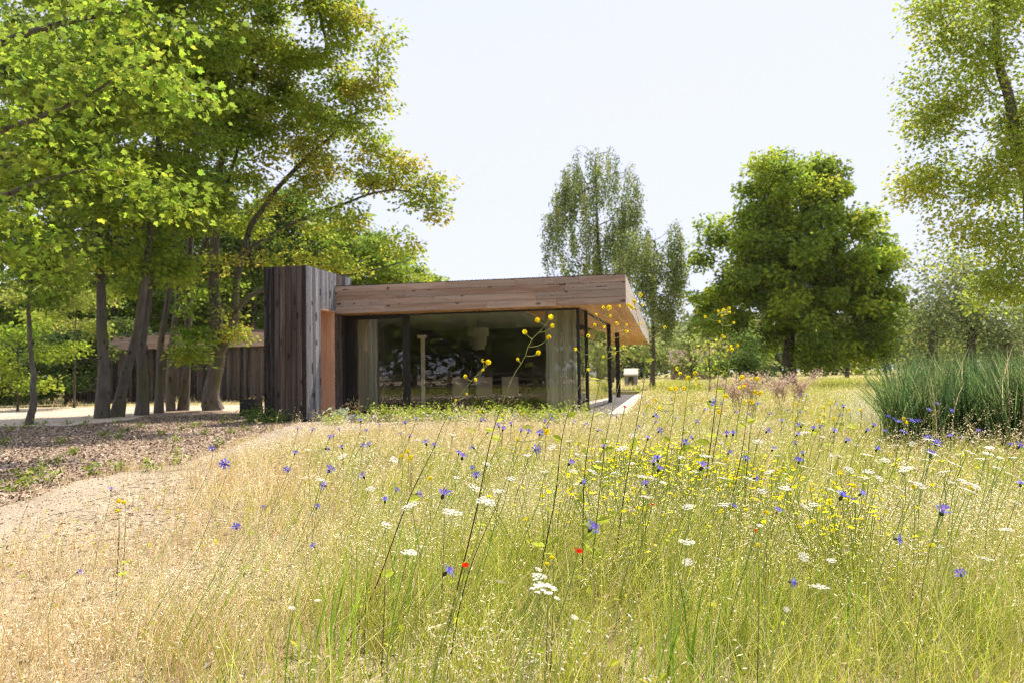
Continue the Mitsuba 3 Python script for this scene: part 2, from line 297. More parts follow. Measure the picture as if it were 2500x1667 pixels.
fr(-1.98, -1.81, 31.0, 31.18, FLOOR, SOF - .005, name='roof_post'); fr(-3.4, -3.25, 42.0, 42.18, 0, SOF - .005, name='roof_post')
def pane(x0, y0, x1, y1, z0, z1):
    v = np.array([[x0, y0, z0], [x1, y1, z0], [x1, y1, z1], [x0, y0, z1]], float)
    put(num(HOUSE + '__pane'), (v, np.array([[0, 1, 2], [0, 2, 3]])), 'window_glass')
pane(-8.10, GY, -6.72, GY, .13, 2.545); pane(-6.55, GY, GX - .05, GY, .10, 2.635)
pane(GX, GY + .045, -1.84, 25.56, .07, 2.625); pane(-3.75, 25.63, -1.895, 25.63, .12, 2.50)
put_box(HOUSE + '__curtain_rail', (-4.6, -4.56, 19.02, 25.4, SOF - .03, SOF - .004), 'black_metal')
put(num('concrete_terrace'), join([box(-8.28, -.95, 18.35, 35.0, -.02, FLOOR), box(-8.28, -7.2, 17.2, 18.349, -.02, FLOOR - .004)]), 'concrete'); tag('concrete_terrace', kind='structure')
v = trimesh.creation.cylinder(.13, .42, sections=20); v.apply_translation((-7.1, 24, 3.55)); cp = trimesh.creation.cylinder(.16, .10, sections=20); cp.apply_translation((-7.1, 24, 3.82))
put(HOUSE + '__roof_vent', v, 'roof_membrane', smooth=40); put(HOUSE + '__roof_vent__cowl', cp, 'roof_membrane', smooth=40)

# curtains, lamps, table and chairs inside
scene['back_curtain_cloth'] = {'type': 'principledthin', 'base_color': rgb(.40, .37, .25), 'roughness': .9, 'diff_trans': .5}
def curtain(x0, x1, y, z0, z1, label, folds, cloth='curtain_cloth'):
    n = folds * 8 + 1; t = np.linspace(0, 1, n); zz = np.linspace(z0, z1, 9); k = num('curtain')
    off = .032 * np.sin(t * folds * 2 * np.pi + 1.6 * np.sin(t * 9) + .8 * np.sin(t * 23)) * (.6 + .5 * np.sin(t * 14 + 1)) 
    v = np.array([[x0 + (x1 - x0) * t[i] + .012 * math.sin(5 * z + i), y + off[i] * (1.15 - .12 * z) , z] for z in zz for i in range(n)])
    f = [[j * n + i, j * n + i + 1, (j + 1) * n + i + 1, (j + 1) * n + i] for j in range(8) for i in range(n - 1)]
    put(k, (v, np.array(f)), cloth, smooth=True); tag(k, label, 'curtain')
curtain(-8.06, -7.52, 19.08, FLOOR + .02, 2.6, 'pale green curtain gathered behind the narrow front pane beside the doorway', 7)
curtain(-2.98, -2.20, 19.10, FLOOR + .02, 2.63, 'pale green curtain at the right end of the large front window', 10)
curtain(-2.26, -1.92, 25.42, FLOOR + .02, 2.48, 'narrow curtain bundle at the far back corner of the glazed room', 7, 'back_curtain_cloth')
def lathe(prof, n=24):
    m = trimesh.creation.revolve(np.array(prof), sections=n); return m
k = 'pendant_lamp'; tag(k, 'three tiered pale pendant lamp hanging behind the large window', 'lamp')
for i, (r, z0, z1) in enumerate([(.31, 2.17, 2.43), (.24, 1.93, 2.165), (.19, 1.80, 1.925)]):
    m = lathe([(r - .01, z0), (r, z0), (r, z1), (r - .01, z1), (r - .01, z0)]); m.apply_translation((-5.46, 22, 0)); put(num(k + '__shade_ring'), m, 'curtain_cloth', smooth=40)
m = trimesh.creation.cylinder(.008, .5, sections=8); m.apply_translation((-5.46, 22, 2.41)); put(k + '__cord', m, 'black_metal')
scene['lamp_paint'] = prin((.55, .5, .36), .5)
k = 'floor_lamp'; tag(k, 'slim pale floor lamp with a short flat top near the mullion', 'lamp')
put(k + '__pole', box(-6.76, -6.66, 20.47, 20.53, FLOOR, 2.10), 'lamp_paint'); put(k + '__head', box(-6.85, -6.62, 20.44, 20.56, 2.10, 2.18), 'lamp_paint')
k = 'dining_table'; tag(k, 'long dark dining table behind the large window', 'table')
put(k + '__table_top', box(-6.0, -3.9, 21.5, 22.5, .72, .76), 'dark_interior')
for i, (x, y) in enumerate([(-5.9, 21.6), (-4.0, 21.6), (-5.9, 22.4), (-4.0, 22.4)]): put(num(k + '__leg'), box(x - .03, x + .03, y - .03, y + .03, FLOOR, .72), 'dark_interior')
scene['chair_cloth'] = prin((.30, .25, .19), .9)
for i, x in enumerate([-5.75, -5.05, -4.3]):
    k = num('dining_chair'); tag(k, ['left', 'middle', 'right'][i] + ' one of three beige upholstered chairs seen through the large window', 'chair', 'dining chairs behind the glass')
    put(k + '__seat', box(x - .23, x + .23, 20.98, 21.40, .42, .49), 'chair_cloth'); put(k + '__backrest', box(x - .23, x + .23, 20.92, 20.98, .49, .98), 'chair_cloth')
    for sx in (-.2, .2):
        for sy in (20.95, 21.36): put(num(k + '__leg'), box(x + sx - .02, x + sx + .02, sy - .02, sy + .02, FLOOR, .42), 'dark_interior')
k = 'planter_box'; tag(k, 'black square planter box standing left of the dark tower', 'planter')
put(k, join([box(-11.75, -11.30, 19.4, 19.43, .01, .47), box(-11.75, -11.30, 19.82, 19.85, .01, .47), box(-11.75, -11.72, 19.43, 19.82, .01, .47), box(-11.33, -11.30, 19.43, 19.82, .01, .47), box(-11.72, -11.33, 19.43, 19.82, .01, .40)]), 'black_metal')

# the long annex behind the trunks
k = 'timber_annex'; tag(k, 'long low annex clad in dark planks behind the tree trunks', 'house')
AY = 33.6
put(k + '__wall', box(-30.2, -12.0, AY + .03, AY + 6, 0, 3.3), 'dark_interior')
planks(k + '__wall__plank', 0, -30.2, -12.0, .17, ((AY + .03, AY), (.02, 2.62)), 'charred_wood', .01, .012)
put(k + '__roof', box(-30.6, -11.6, AY - .30, AY + 6, 3.32, 3.42), 'roof_membrane')
put(k + '__fascia', box(-30.58, -11.6, AY - .25, AY + .05, 2.64, 3.32), 'dark_interior')
for r, (z0, z1) in enumerate([(2.62, 2.85), (2.85, 3.08), (3.08, 3.31)]):
    xs = [-30.6, -26.5 + r, -22 + r, -18.2 - r, -14.5 + r, -11.6]
    for a, b in zip(xs[:-1], xs[1:]): put_box(num(k + '__fascia__board'), (a + .002, b - .002, AY - .275, AY - .25, z0 + .005, z1 - .005), 'cedar_cladding', .5 + .5 * rng.random())

# ------------------------------------------------------------------ trees
def grow(trunk, targets, rng, r_tip=.006, expo=.5, up=.6, first=.25):
    """Branches from a trunk polyline to every target; returns polylines, radii, and the trunk's radii."""
    P = [p for p in trunk]; par = [-1] + list(range(len(trunk) - 1)); load = np.zeros(len(trunk)); chains = []
    nt = len(trunk); ok0 = int(nt * first)
    order = np.argsort([np.min(np.linalg.norm(trunk - t, axis=1)) + .0 for t in targets])
    pos = np.zeros((len(trunk) + 6 * len(targets), 3)); pos[:nt] = trunk; n = nt
    parent = np.full(len(pos), -1); parent[1:nt] = np.arange(nt - 1)
    for k in order:
        t = targets[k]; d = t - pos[:n]; L = np.linalg.norm(d, axis=1)
        cost = L + up * np.maximum(0, -d[:, 2]) + .15 * np.abs(d[:, 2] - .35 * L)
        cost[:ok0] += 3
        a = int(np.argmin(cost)); p0 = pos[a]; l = L[a]
        pd = unit(pos[a] - pos[parent[a]]) if parent[a] >= 0 else np.array([0, 0, 1.])
        mid = p0 + pd * l * .28 + d[a] * .25 + rng.normal(size=3) * l * .05 + np.array([0, 0, .06 * l])
        s = np.linspace(0, 1, 6)[1:, None]
        pts = (1 - s) ** 2 * p0 + 2 * s * (1 - s) * mid + s ** 2 * t
        ids = np.arange(n, n + 5); pos[ids] = pts; parent[ids] = np.r_[a, ids[:-1]]; n += 5
        chains.append((a, ids))
    load = np.zeros(n)
    for a, ids in chains:
        i = ids[-1]
        while i >= 0: load[i] += 1; i = parent[i]
    rad = r_tip * np.maximum(load[:n], 1) ** expo
    paths, radii = [], []
    for a, ids in chains:
        paths.append(np.vstack([pos[a], pos[ids]])); r = rad[ids]; radii.append(np.r_[r[0], r * np.linspace(1, .75, 5)])
    return paths, radii
def foliage(cent, n_per, spread, size, tpl, cols, rng, flat=.55, tilt=.55, hang=0.0, jit=.18):
    n = rng.poisson(n_per, len(cent)); idx = np.repeat(np.arange(len(cent)), n); m = len(idx)
    sc = (0.7 + .6 * rng.random(len(cent)))[idx]
    off = np.clip(rng.normal(size=(m, 3)), -1.7, 1.7) * np.array([1, 1, flat]) * spread * sc[:, None] * .62
    if hang: off = rng.normal(size=(m, 3)) * np.array([.17, .17, 0]) * spread; off[:, 2] = -rng.random(m) * spread * hang * sc
    pos = cent[idx] + off
    nrm = unit(np.array([0, 0, 1.]) + rng.normal(size=(m, 3)) * tilt)
    dr_ = None
    if hang: dr_ = unit(np.array([0, 0, -1.]) + rng.normal(size=(m, 3)) * .4)
    else:
        o = unit(off * [1, 1, .2] + rng.normal(size=(m, 3)) * spread * .25); dr_ = unit(o + np.array([0, 0, -.35]) + rng.normal(size=(m, 3)) * .3)
    v, f, k = scatter(tpl, pos, nrm, size * (0.6 + .7 * rng.random(m)), rng, dr_)
    cc = np.array(cols)[rng.integers(0, len(cols), len(cent))][idx] * (1 + jit * rng.normal(size=(m, 1))) * (1 + .06 * rng.normal(size=(m, 3)))
    return v, f, col(cc * [1.55, 1.44, 1.05] + [.01, .01, .026], k)
def blob_targets(blobs, rng, dens=1.0):
    out = []
    for b in blobs:
        vx, vy, rx, ry, Y = b[:5]; c = at(vx, vy, Y); s = np.linalg.norm(c - C) / F * V
        RX, RZ = rx * s, ry * s; RY = b[5] if len(b) > 5 else .75 * min(RX, 1.3 * RZ)
        n = max(3, int(dens * RX * RZ * 3.2 * (RY ** .5) / 1.2))
        d = unit(rng.normal(size=(n, 3))) * (0.3 + .7 * rng.random((n, 1)) ** .45)
        out.append(c + d[:, 0:1] * np.array([[RX * math.cos(YAW), RX * math.sin(YAW), 0]]) + d[:, 1:2] * np.array([[0, RY, 0]]) + d[:, 2:3] * np.array([[0, 0, RZ]]))
    return np.vstack(out)
def tree(key, label, cat, trunks, blobs, leaf, seed, group=None, bark='bark', dens=1.0, r_tip=.0085, up=.6, first=.25, expo=.5, sides=10):
    dens = dens * (1.55 if key == 'maple_tree' and 'forked' not in label else 1)
    """trunks: list of (points, base radius, tip radius); blobs: where the crown is; leaf: keyword arguments of foliage."""
    rng = np.random.default_rng(seed); key = num(key); tag(key, label, cat, group)
    tg = blob_targets(blobs, rng, dens)
    nodes = []
    for i, (pts, r0, r1) in enumerate(trunks):
        p = smooth_path(pts, 16); t = np.linspace(0, 1, 16)
        p[1:-1] += rng.normal(size=(14, 3)) * r0 * .12
        r = r0 + (r1 - r0) * t ** .8 + r0 * .38 * np.exp(-t * 18) * (1 if i == 0 else 0)
        p2 = smooth_path(p, 48); r2 = np.interp(np.linspace(0, 1, 48), t, r)
        v, f = tubes([p2], [r2], sides)
        c = np.repeat(p2, sides, 0); rad = v - c
        v = c + rad * (0.86 + .3 * meshkit.fbm(v * [3.0, 3.0, 1.2] + seed, 3))[:, None]
        put(num(key + '__trunk'), (v, f), bark, smooth=True); nodes.append(p)
    near = np.array([np.argmin([np.min(np.linalg.norm(nd - t, axis=1)) for nd in nodes]) for t in tg])
    paths, radii = [], []
    for i, nd in enumerate(nodes):
        if (near == i).any():
            a, b = grow(nd, tg[near == i], rng, r_tip, expo, up, first); paths += a; radii += b
    put(key + '__limbs', tubes(paths, radii, 5), bark, smooth=True); tag(key + '__limbs', kind='stuff')
    ends = np.vstack([np.vstack([p[-1], p[-3]]) if i % 2 else p[-1:] for i, p in enumerate(paths)])
    v, f, c = foliage(ends, rng=rng, **leaf)
    put(key + '__crown', (v, f), 'leaf_material', color=c)
    return key
def tr(Y, *pts):                                       # a trunk's points, read in the photograph at depth Y
    return np.array([at(x, y, Y) for x, y in pts])
GREEN = [(.17, .26, .025), (.21, .30, .03), (.14, .23, .025), (.25, .32, .035)]
YOUNG = [(.24, .33, .04), (.28, .33, .045), (.21, .31, .035), (.31, .31, .05)]
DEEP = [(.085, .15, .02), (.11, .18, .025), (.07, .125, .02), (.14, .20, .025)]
mid = dict(n_per=165, spread=.50, size=.15, tpl=KITE, cols=GREEN)
GR = 'maple trunks standing in a row along the drive'
def gz(p, z=-.05): p = p.copy(); p[0, 2] = z; return p
tree('maple_tree', 'straight grey maple, leftmost thick trunk of the row, beside a leaning stem', 'tree', [(gz(tr(18.8, (232, 962), (236, 860), (233, 720), (226, 560), (224, 400), (228, 200), (240, -60))), .165, .06)],
     [(180, 420, 130, 110, 17.2, 2.2), (250, 240, 130, 120, 17.4, 2.6), (130, 560, 120, 80, 16.8, 1.8), (220, 100, 150, 110, 17.6, 2.4), (90, 330, 110, 110, 16.8, 2.2), (210, 590, 70, 45, 18.4)], mid, 21, GR)
tree('maple_tree', 'maple with its trunk leaning right from the foot of the straight one', 'tree', [(gz(tr(19.4, (268, 958), (283, 880), (310, 780), (326, 690), (340, 560), (362, 380), (385, 150), (395, -40))), .15, .05)],
     [(380, 150, 130, 110, 17.9, 2.4), (340, 330, 110, 100, 17.6, 2.2), (420, 20, 140, 80, 19.4), (300, 560, 90, 80, 19.2), (390, 450, 90, 70, 19.6), (430, -130, 230, 110, 19.4, 3), (220, -130, 200, 110, 18.5, 3)], mid, 22, GR)
tree('maple_tree', 'stout maple with a dark hollow scar, right of the leaning trunk', 'tree', [(gz(tr(20.3, (325, 953), (328, 860), (336, 740), (346, 620), (360, 420), (370, 200))), .17, .05), (tr(20.3, (332, 800), (322, 720), (330, 620), (318, 480)), .10, .04)],
     [(330, 640, 80, 45, 20.3), (400, 560, 80, 80, 20.3), (310, 430, 90, 90, 20.5)], mid, 23, GR)
tree('maple_tree', 'slender pale maple in the middle of the close trio', 'tree', [(gz(tr(21.7, (365, 948), (367, 870), (372, 780), (392, 660), (402, 520), (410, 300), (420, 120))), .125, .04)],
     [(436, 810, 18, 14, 21.4), (440, 480, 90, 80, 21.7), (460, 330, 90, 80, 21.7)], mid, 24, GR)
tree('maple_tree', 'maple with leafy shoots low on its trunk, second of the close trio', 'tree', [(gz(tr(23, (393, 943), (390, 860), (399, 760), (413, 620), (422, 480), (432, 280), (440, 40))), .13, .045)],
     [(480, 260, 120, 110, 23), (470, 100, 140, 110, 23), (560, -110, 180, 90, 21, 3), (430, 640, 70, 40, 22.6), (452, 772, 16, 12, 22.4)], mid, 25, GR)
tree('maple_tree', 'maple at the right end of the close trio, before the annex wall', 'tree', [(gz(tr(23.4, (420, 942), (426, 850), (431, 740), (436, 600), (446, 400), (470, 200), (520, 0), (590, -160))), .15, .05), (tr(23.4, (434, 660), (470, 560), (520, 430), (560, 280), (600, 120)), .10, .04)],
     [(570, 190, 140, 110, 23.4), (620, 50, 160, 100, 23.4), (560, 340, 110, 90, 23.4), (690, 130, 110, 110, 23.6), (510, 480, 90, 70, 23.2), (700, -90, 110, 80, 21.5, 3), (640, -210, 170, 110, 18.2, 2.4), (790, -300, 150, 120, 19, 2.4), (500, -150, 170, 100, 17.4, 2.4)], {**mid, 'cols': GREEN + YOUNG[:2]}, 26, GR)
yl = {**mid, 'cols': YOUNG, 'n_per': 105, 'spread': .44, 'size': .135}
tree('maple_tree', 'forked maple beside the tower, its long limbs reaching right over the roof', 'tree', [(gz(tr(23.3, (492, 942), (494, 860), (500, 800), (494, 700), (490, 560), (500, 420), (540, 250), (600, 90))), .26, .055),
     (tr(23.3, (502, 815), (535, 745), (545, 650), (562, 560), (640, 430), (740, 330), (820, 260)), .17, .035), (tr(23.1, (540, 720), (590, 672), (680, 640), (790, 632), (870, 618), (935, 600)), .085, .012), (tr(23.3, (556, 590), (640, 530), (760, 480), (880, 440), (1000, 470)), .09, .015)],
     [(700, 330, 130, 90, 23.3), (790, 400, 110, 80, 23.3), (890, 400, 70, 55, 23.3), (970, 440, 65, 45, 23.3), (720, 490, 130, 55, 23.2), (850, 510, 90, 35, 23.2), (960, 480, 70, 30, 23.3), (620, 570, 80, 45, 23), (690, 605, 70, 22, 23), (800, 610, 60, 14, 23), (500, 640, 40, 40, 23),
      (530, 765, 26, 18, 22.8), (800, 240, 75, 60, 23.4), (820, 130, 70, 60, 23.4), (855, 70, 35, 35, 23.4), (760, 50, 80, 60, 23.4), (870, 180, 30, 40, 23.4), (740, 230, 80, 70, 23.4, 2), (770, 310, 80, 60, 23.4, 2), (860, 345, 60, 35, 23.4), (1000, 450, 38, 45, 23.3), (820, 200, 50, 60, 23.4), (900, 570, 55, 22, 23.2), (650, 250, 90, 80, 23.6, 2), (830, 290, 70, 50, 23.4, 1.6), (900, 335, 60, 40, 23.4), (865, 240, 40, 45, 23.4), (760, 380, 90, 50, 23.4, 1.6), (930, 385, 60, 40, 23.3)], yl, 27, GR, dens=1.75, r_tip=.0095)
tree('young_maple', 'thin crooked young maple standing alone at the left edge of the mulch', 'tree', [(gz(tr(16, (68, 976), (76, 885), (70, 790), (66, 700), (70, 630), (60, 540))), .085, .03)],
     [(60, 560, 100, 80, 16), (120, 640, 80, 50, 15.8), (30, 640, 70, 50, 15.8), (20, 480, 80, 60, 16)], {**mid, 'size': .13}, 28, dens=1.2)
# the maple close by on the left, whose leafy boughs hang into the picture
near_leaf = dict(jit=.28, n_per=33, spread=.45, size=.105, tpl=MAPLE, cols=[(.17, .26, .022), (.22, .31, .028), (.13, .21, .02)], tilt=.75, flat=.5)
rngN = np.random.default_rng(40)
k = num('near_maple'); tag(k, 'large leaved maple whose bright boughs hang in from the upper left', 'tree')
trunkN = smooth_path([(-11.6, 9.0, -.05), (-11.5, 9.0, 1.5), (-11.3, 9.1, 3.4), (-10.9, 9.1, 5.6), (-10.6, 9.2, 8.2)], 24)
put(k + '__trunk', tubes([trunkN], [np.linspace(.24, .12, 24)], 10), 'bark', smooth=True)
nb = [(60, 60, 130, 90, 10.1, .8), (230, 90, 120, 90, 9.5, .8), (330, 150, 90, 80, 8.9, .7), (120, 210, 140, 80, 9.5, .8), (260, 260, 110, 70, 8.9, .7), (40, 330, 110, 60, 9.2, .7), (330, 30, 110, 50, 9.5, .7), (180, 400, 110, 50, 9.5, .6), (60, 480, 100, 45, 8.9, .6), (300, 420, 80, 50, 9.5, .5), (90, 560, 90, 40, 8.6, .5), (390, 230, 45, 45, 8.9, .4), (380, 470, 50, 40, 9.5, .4), (30, 170, 90, 70, 9.2, .8)]
tgN = blob_targets(nb, rngN, 2.7)
lims = [smooth_path([trunkN[10], at(-60, 330, 9.3), at(90, 270, 9.3), at(250, 190, 9.1)], 14), smooth_path([trunkN[8], at(-60, 480, 9.1), at(60, 430, 9.1), at(190, 390, 9.3)], 14), smooth_path([trunkN[14], at(-40, 120, 9.4), at(120, 60, 9.4), at(330, 20, 9.3)], 14)]
nearN = np.array([np.argmin([np.min(np.linalg.norm(l - t, axis=1)) for l in lims]) for t in tgN]); pN, rN = [], []
for i, l in enumerate(lims):
    a, b = grow(l, tgN[nearN == i], rngN, .0032, .5, .3, .3); pN += a + [l]; rN += b + [np.linspace(.08, .018, 14)]
put(k + '__limbs', tubes(pN, rN, 6), 'bark', smooth=True)
endsN = np.vstack([np.vstack([p[-1], p[-3]]) for p in pN])
vN, fN, cN = foliage(endsN, rng=rngN, **near_leaf)
NV = len(MAPLE[0]); NF = len(MAPLE[1]); nleaf = len(vN) // NV
cen = vN.reshape(nleaf, NV, 3).mean(1); seen = np.array([(lambda q: (q @ FW) > 0 and abs((q @ RT) / (q @ FW)) < .66 and (q @ UP) / (q @ FW) < .44)(c - C) for c in cen])
sz = np.linalg.norm(vN.reshape(nleaf, NV, 3)[:, 10] - vN.reshape(nleaf, NV, 3)[:, 1], axis=1) / np.linalg.norm(cen - C, axis=1) * seen
big = np.argsort(-sz)[:300]; rest = np.setdiff1d(np.arange(nleaf), big)
for i in big:
    put(num(k + '__leaf'), (vN[i * NV:(i + 1) * NV], MAPLE[1]), 'leaf_material', color=cN[i * NV:(i + 1) * NV])
put(k + '__leaves', (vN.reshape(nleaf, NV, 3)[rest].reshape(-1, 3), (MAPLE[1][None] + (np.arange(len(rest)) * NV)[:, None, None]).reshape(-1, 3)), 'leaf_material', color=cN.reshape(nleaf, NV, 3)[rest].reshape(-1, 3))
tag(k + '__leaves', kind='stuff')
# wood behind the row of trunks
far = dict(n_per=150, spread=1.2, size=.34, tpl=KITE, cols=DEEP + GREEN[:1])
BG = 'trees of the wood behind the drive'
def back(label, Y, trunk, blobs, seed, leaf=far, dens=.33, cat='tree', key='woodland_tree', group=BG, r=.28, bark='dark_bark'):
    return tree(key, label, cat, [(gz(tr(Y, *trunk)), r, .07)], blobs, leaf, seed, group, bark=bark, dens=dens, r_tip=.016, sides=8)
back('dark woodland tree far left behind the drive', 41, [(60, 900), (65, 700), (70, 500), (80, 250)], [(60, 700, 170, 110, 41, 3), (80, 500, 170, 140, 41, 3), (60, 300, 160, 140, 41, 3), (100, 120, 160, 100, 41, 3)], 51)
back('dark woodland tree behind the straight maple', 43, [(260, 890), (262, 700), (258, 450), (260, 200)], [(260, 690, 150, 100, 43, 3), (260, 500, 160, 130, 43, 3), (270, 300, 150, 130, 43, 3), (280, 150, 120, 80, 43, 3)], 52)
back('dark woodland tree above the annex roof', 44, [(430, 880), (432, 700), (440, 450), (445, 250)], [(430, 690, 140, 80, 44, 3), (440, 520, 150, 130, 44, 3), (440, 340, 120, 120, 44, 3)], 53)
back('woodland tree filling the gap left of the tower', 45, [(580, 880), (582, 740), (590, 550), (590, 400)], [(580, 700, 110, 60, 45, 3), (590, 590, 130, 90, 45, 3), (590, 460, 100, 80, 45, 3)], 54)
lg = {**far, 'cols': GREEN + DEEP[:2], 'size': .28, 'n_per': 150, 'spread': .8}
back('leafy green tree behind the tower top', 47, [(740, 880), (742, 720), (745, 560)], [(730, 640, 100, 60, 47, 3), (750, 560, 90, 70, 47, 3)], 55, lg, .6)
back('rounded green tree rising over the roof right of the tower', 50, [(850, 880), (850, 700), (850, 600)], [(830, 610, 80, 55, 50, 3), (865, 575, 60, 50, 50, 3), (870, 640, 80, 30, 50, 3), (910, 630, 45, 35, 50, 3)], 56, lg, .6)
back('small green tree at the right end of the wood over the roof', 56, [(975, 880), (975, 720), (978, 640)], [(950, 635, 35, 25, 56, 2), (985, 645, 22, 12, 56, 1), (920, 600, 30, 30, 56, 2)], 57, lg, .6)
bl = {**mid, 'size': .13, 'n_per': 200, 'spread': .55}
def bush(key, label, Y, base, blobs, seed, leaf, group=None, dens=1.2, bark='dark_bark', cat='shrub'):
    return tree(key, label, cat, [(gz(tr(Y, *base)), .05, .02)], blobs, leaf, seed, group, bark=bark, dens=dens, r_tip=.004, first=0, sides=6)
bush('leafy_shrub', 'bright green shrub at the left edge beyond the drive', 24, [(40, 940), (42, 880), (40, 800)], [(40, 870, 70, 65, 24, 1.2), (20, 780, 70, 60, 24, 1.2), (110, 760, 60, 50, 25, 1.2)], 61, {**bl, 'cols': GREEN + YOUNG[:1]})
bush('dark_shrub', 'dark evergreen shrub between the bright shrub and the annex', 30, [(150, 925), (150, 880), (150, 830)], [(150, 870, 60, 62, 30, 1.5), (110, 820, 60, 60, 30, 1.5), (185, 830, 34, 50, 31, 1)], 62, {**bl, 'cols': [(.05, .09, .02), (.07, .12, .025)], 'size': .16}, dens=1.6)
bush('dark_shrub', 'dark hedge like shrub at the far left edge, under the wood', 32, [(20, 925), (22, 880), (25, 800)], [(20, 850, 70, 80, 32, 2), (80, 880, 60, 45, 32, 1.5), (-40, 860, 60, 70, 32, 2)], 64, {**bl, 'cols': [(.06, .10, .02), (.08, .13, .025)], 'size': .17}, dens=1.4)
bush('dark_shrub', 'dark leafy growth over the left end of the annex roof', 31, [(235, 925), (235, 850), (238, 780)], [(235, 775, 45, 38, 31, 1), (190, 770, 40, 45, 31, 1), (285, 760, 40, 30, 31, 1)], 65, {**bl, 'cols': [(.07, .115, .02), (.10, .15, .03)], 'size': .16}, dens=1.4)
bush('broad_bright_shrub', 'sunlit pale green thicket behind the young maple', 27, [(170, 930), (172, 840), (175, 700)], [(170, 720, 80, 70, 27, 1.5), (190, 640, 70, 60, 27, 1.5), (110, 700, 60, 60, 27, 1.5)], 63, {**bl, 'cols': [(.26, .32, .08), (.22, .29, .06)], 'size': .12, 'spread': .45}, dens=1.2)

# right side
lin = dict(n_per=240, spread=.66, size=.24, tpl=KITE, cols=[(.165, .25, .022), (.205, .30, .026), (.12, .19, .02), (.26, .34, .03)], flat=.7, tilt=.7)
tree('round_tree', 'large round dense green tree standing in the meadow right of the pavilion', 'tree', [(gz(tr(48, (1812, 884), (1812, 810), (1822, 700), (1830, 600), (1830, 520))), .40, .08)],
     [(1830, 470, 120, 115, 48, 3.6), (1715, 590, 105, 100, 48, 3.4), (1945, 580, 110, 100, 48, 3.4), (1830, 640, 170, 120, 48, 4.2), (1690, 710, 95, 75, 48, 3), (1950, 720, 120, 90, 48, 3.4), (2010, 660, 75, 80, 48, 2.6), (1890, 790, 140, 60, 48, 3), (1640, 540, 45, 50, 48, 1.5), (1805, 395, 60, 48, 48, 2.2), (1840, 420, 70, 60, 48, 2.4), (1640, 680, 55, 50, 48, 2), (1890, 450, 60, 60, 48, 2), (1960, 800, 105, 50, 48, 2.6), (1720, 780, 80, 45, 48, 2.4), (1830, 580, 140, 120, 48, 3.6), (1910, 640, 110, 80, 48, 3), (1750, 480, 60, 70, 48, 2.4)],
     lin, 71, bark='dark_bark', dens=.62, r_tip=.014)
bir = dict(n_per=70, spread=.8, size=.15, tpl=KITE, cols=[(.135, .195, .07), (.16, .22, .08), (.105, .16, .06), (.20, .24, .09)], hang=2.4)
tree('birch_tree', 'tall weeping birch rising behind the pavilion roof', 'tree', [(gz(tr(54, (1395, 890), (1390, 780), (1380, 640), (1372, 500), (1368, 360))), .26, .04)],
     [(1340, 395, 55, 60, 54, 2), (1390, 385, 62, 62, 54, 2), (1365, 480, 108, 95, 54, 2.6), (1290, 520, 46, 80, 54, 2), (1448, 430, 34, 70, 54, 1.6), (1410, 570, 85, 60, 54, 2.2), (1262, 500, 20, 24, 54, 1), (1320, 580, 68, 45, 54, 2), (1440, 540, 50, 50, 54, 2), (1300, 430, 40, 60, 54, 1.6), (1450, 500, 40, 60, 54, 1.6)], bir, 72, bark='dark_bark', dens=1.7, r_tip=.010, up=.2)
tree('birch_tree', 'smaller drooping birch right of the tall one, behind the roof corner', 'tree', [(gz(tr(50, (1500, 890), (1500, 780), (1500, 680), (1505, 560))), .17, .03)],
     [(1480, 550, 50, 40, 50, 1.6), (1548, 545, 28, 55, 50, 1.2), (1520, 630, 56, 80, 50, 1.8), (1532, 700, 36, 45, 50, 1.2), (1460, 610, 55, 50, 50, 1.6), (1500, 690, 50, 40, 50, 1.5), (1440, 560, 50, 45, 50, 1.5), (1555, 600, 30, 70, 50, 1.3)], {**bir, 'n_per': 62, 'size': .15}, 73, bark='dark_bark', dens=3.4, r_tip=.008, up=.2)
pop = dict(jit=.12, n_per=290, spread=.5, size=.095, tpl=KITE, cols=[(.23, .31, .05), (.27, .35, .055), (.19, .265, .04), (.32, .37, .06)], flat=.75, tilt=.8)
tree('poplar_tree', 'tall airy poplar crown entering the picture at the upper right', 'tree', [(gz(tr(19, (2440, 930), (2425, 760), (2390, 560), (2350, 400), (2310, 230), (2285, 60), (2270, -120))), .26, .05)],
     [(2240, 40, 120, 100, 19), (2190, 190, 95, 90, 19), (2120, 240, 55, 45, 19), (2290, 300, 90, 110, 19), (2190, 380, 110, 70, 19), (2110, 430, 45, 30, 19), (2270, 480, 110, 90, 19), (2200, 560, 70, 50, 19), (2320, 620, 70, 90, 19), (2250, 650, 70, 60, 19), (2345, 130, 90, 160, 19), (2140, 60, 50, 60, 19)],
     pop, 74, dens=2.1, r_tip=.006)
wil = dict(n_per=150, spread=.8, size=.20, tpl=KITE, cols=[(.15, .20, .10), (.18, .23, .12), (.13, .18, .085)], tilt=.9, flat=1.3)
WG = 'pollard willows at the far side of the meadow'
for i, (b, bl_, lab) in enumerate([((2140, 885), [(2145, 640, 60, 60), (2130, 720, 45, 70), (2160, 790, 50, 60)], 'grey green willow just right of the round tree'),
        ((2230, 880), [(2225, 690, 60, 90), (2230, 800, 60, 60), (2200, 610, 30, 40)], 'pollard willow with a dark dense head, behind the reeds'),
        ((2310, 880), [(2320, 720, 70, 80), (2310, 820, 70, 45), (2350, 780, 50, 70)], 'dark willow at the right edge behind the reeds')]):
    tree('willow_tree', lab, 'tree', [(gz(tr(42, b, (b[0], 830), (b[0] + 4, 760))), .35, .15)], [(*q, 42, 2.2) for q in bl_], wil, 75 + i, WG, bark='dark_bark', dens=.5, r_tip=.012, first=.3)
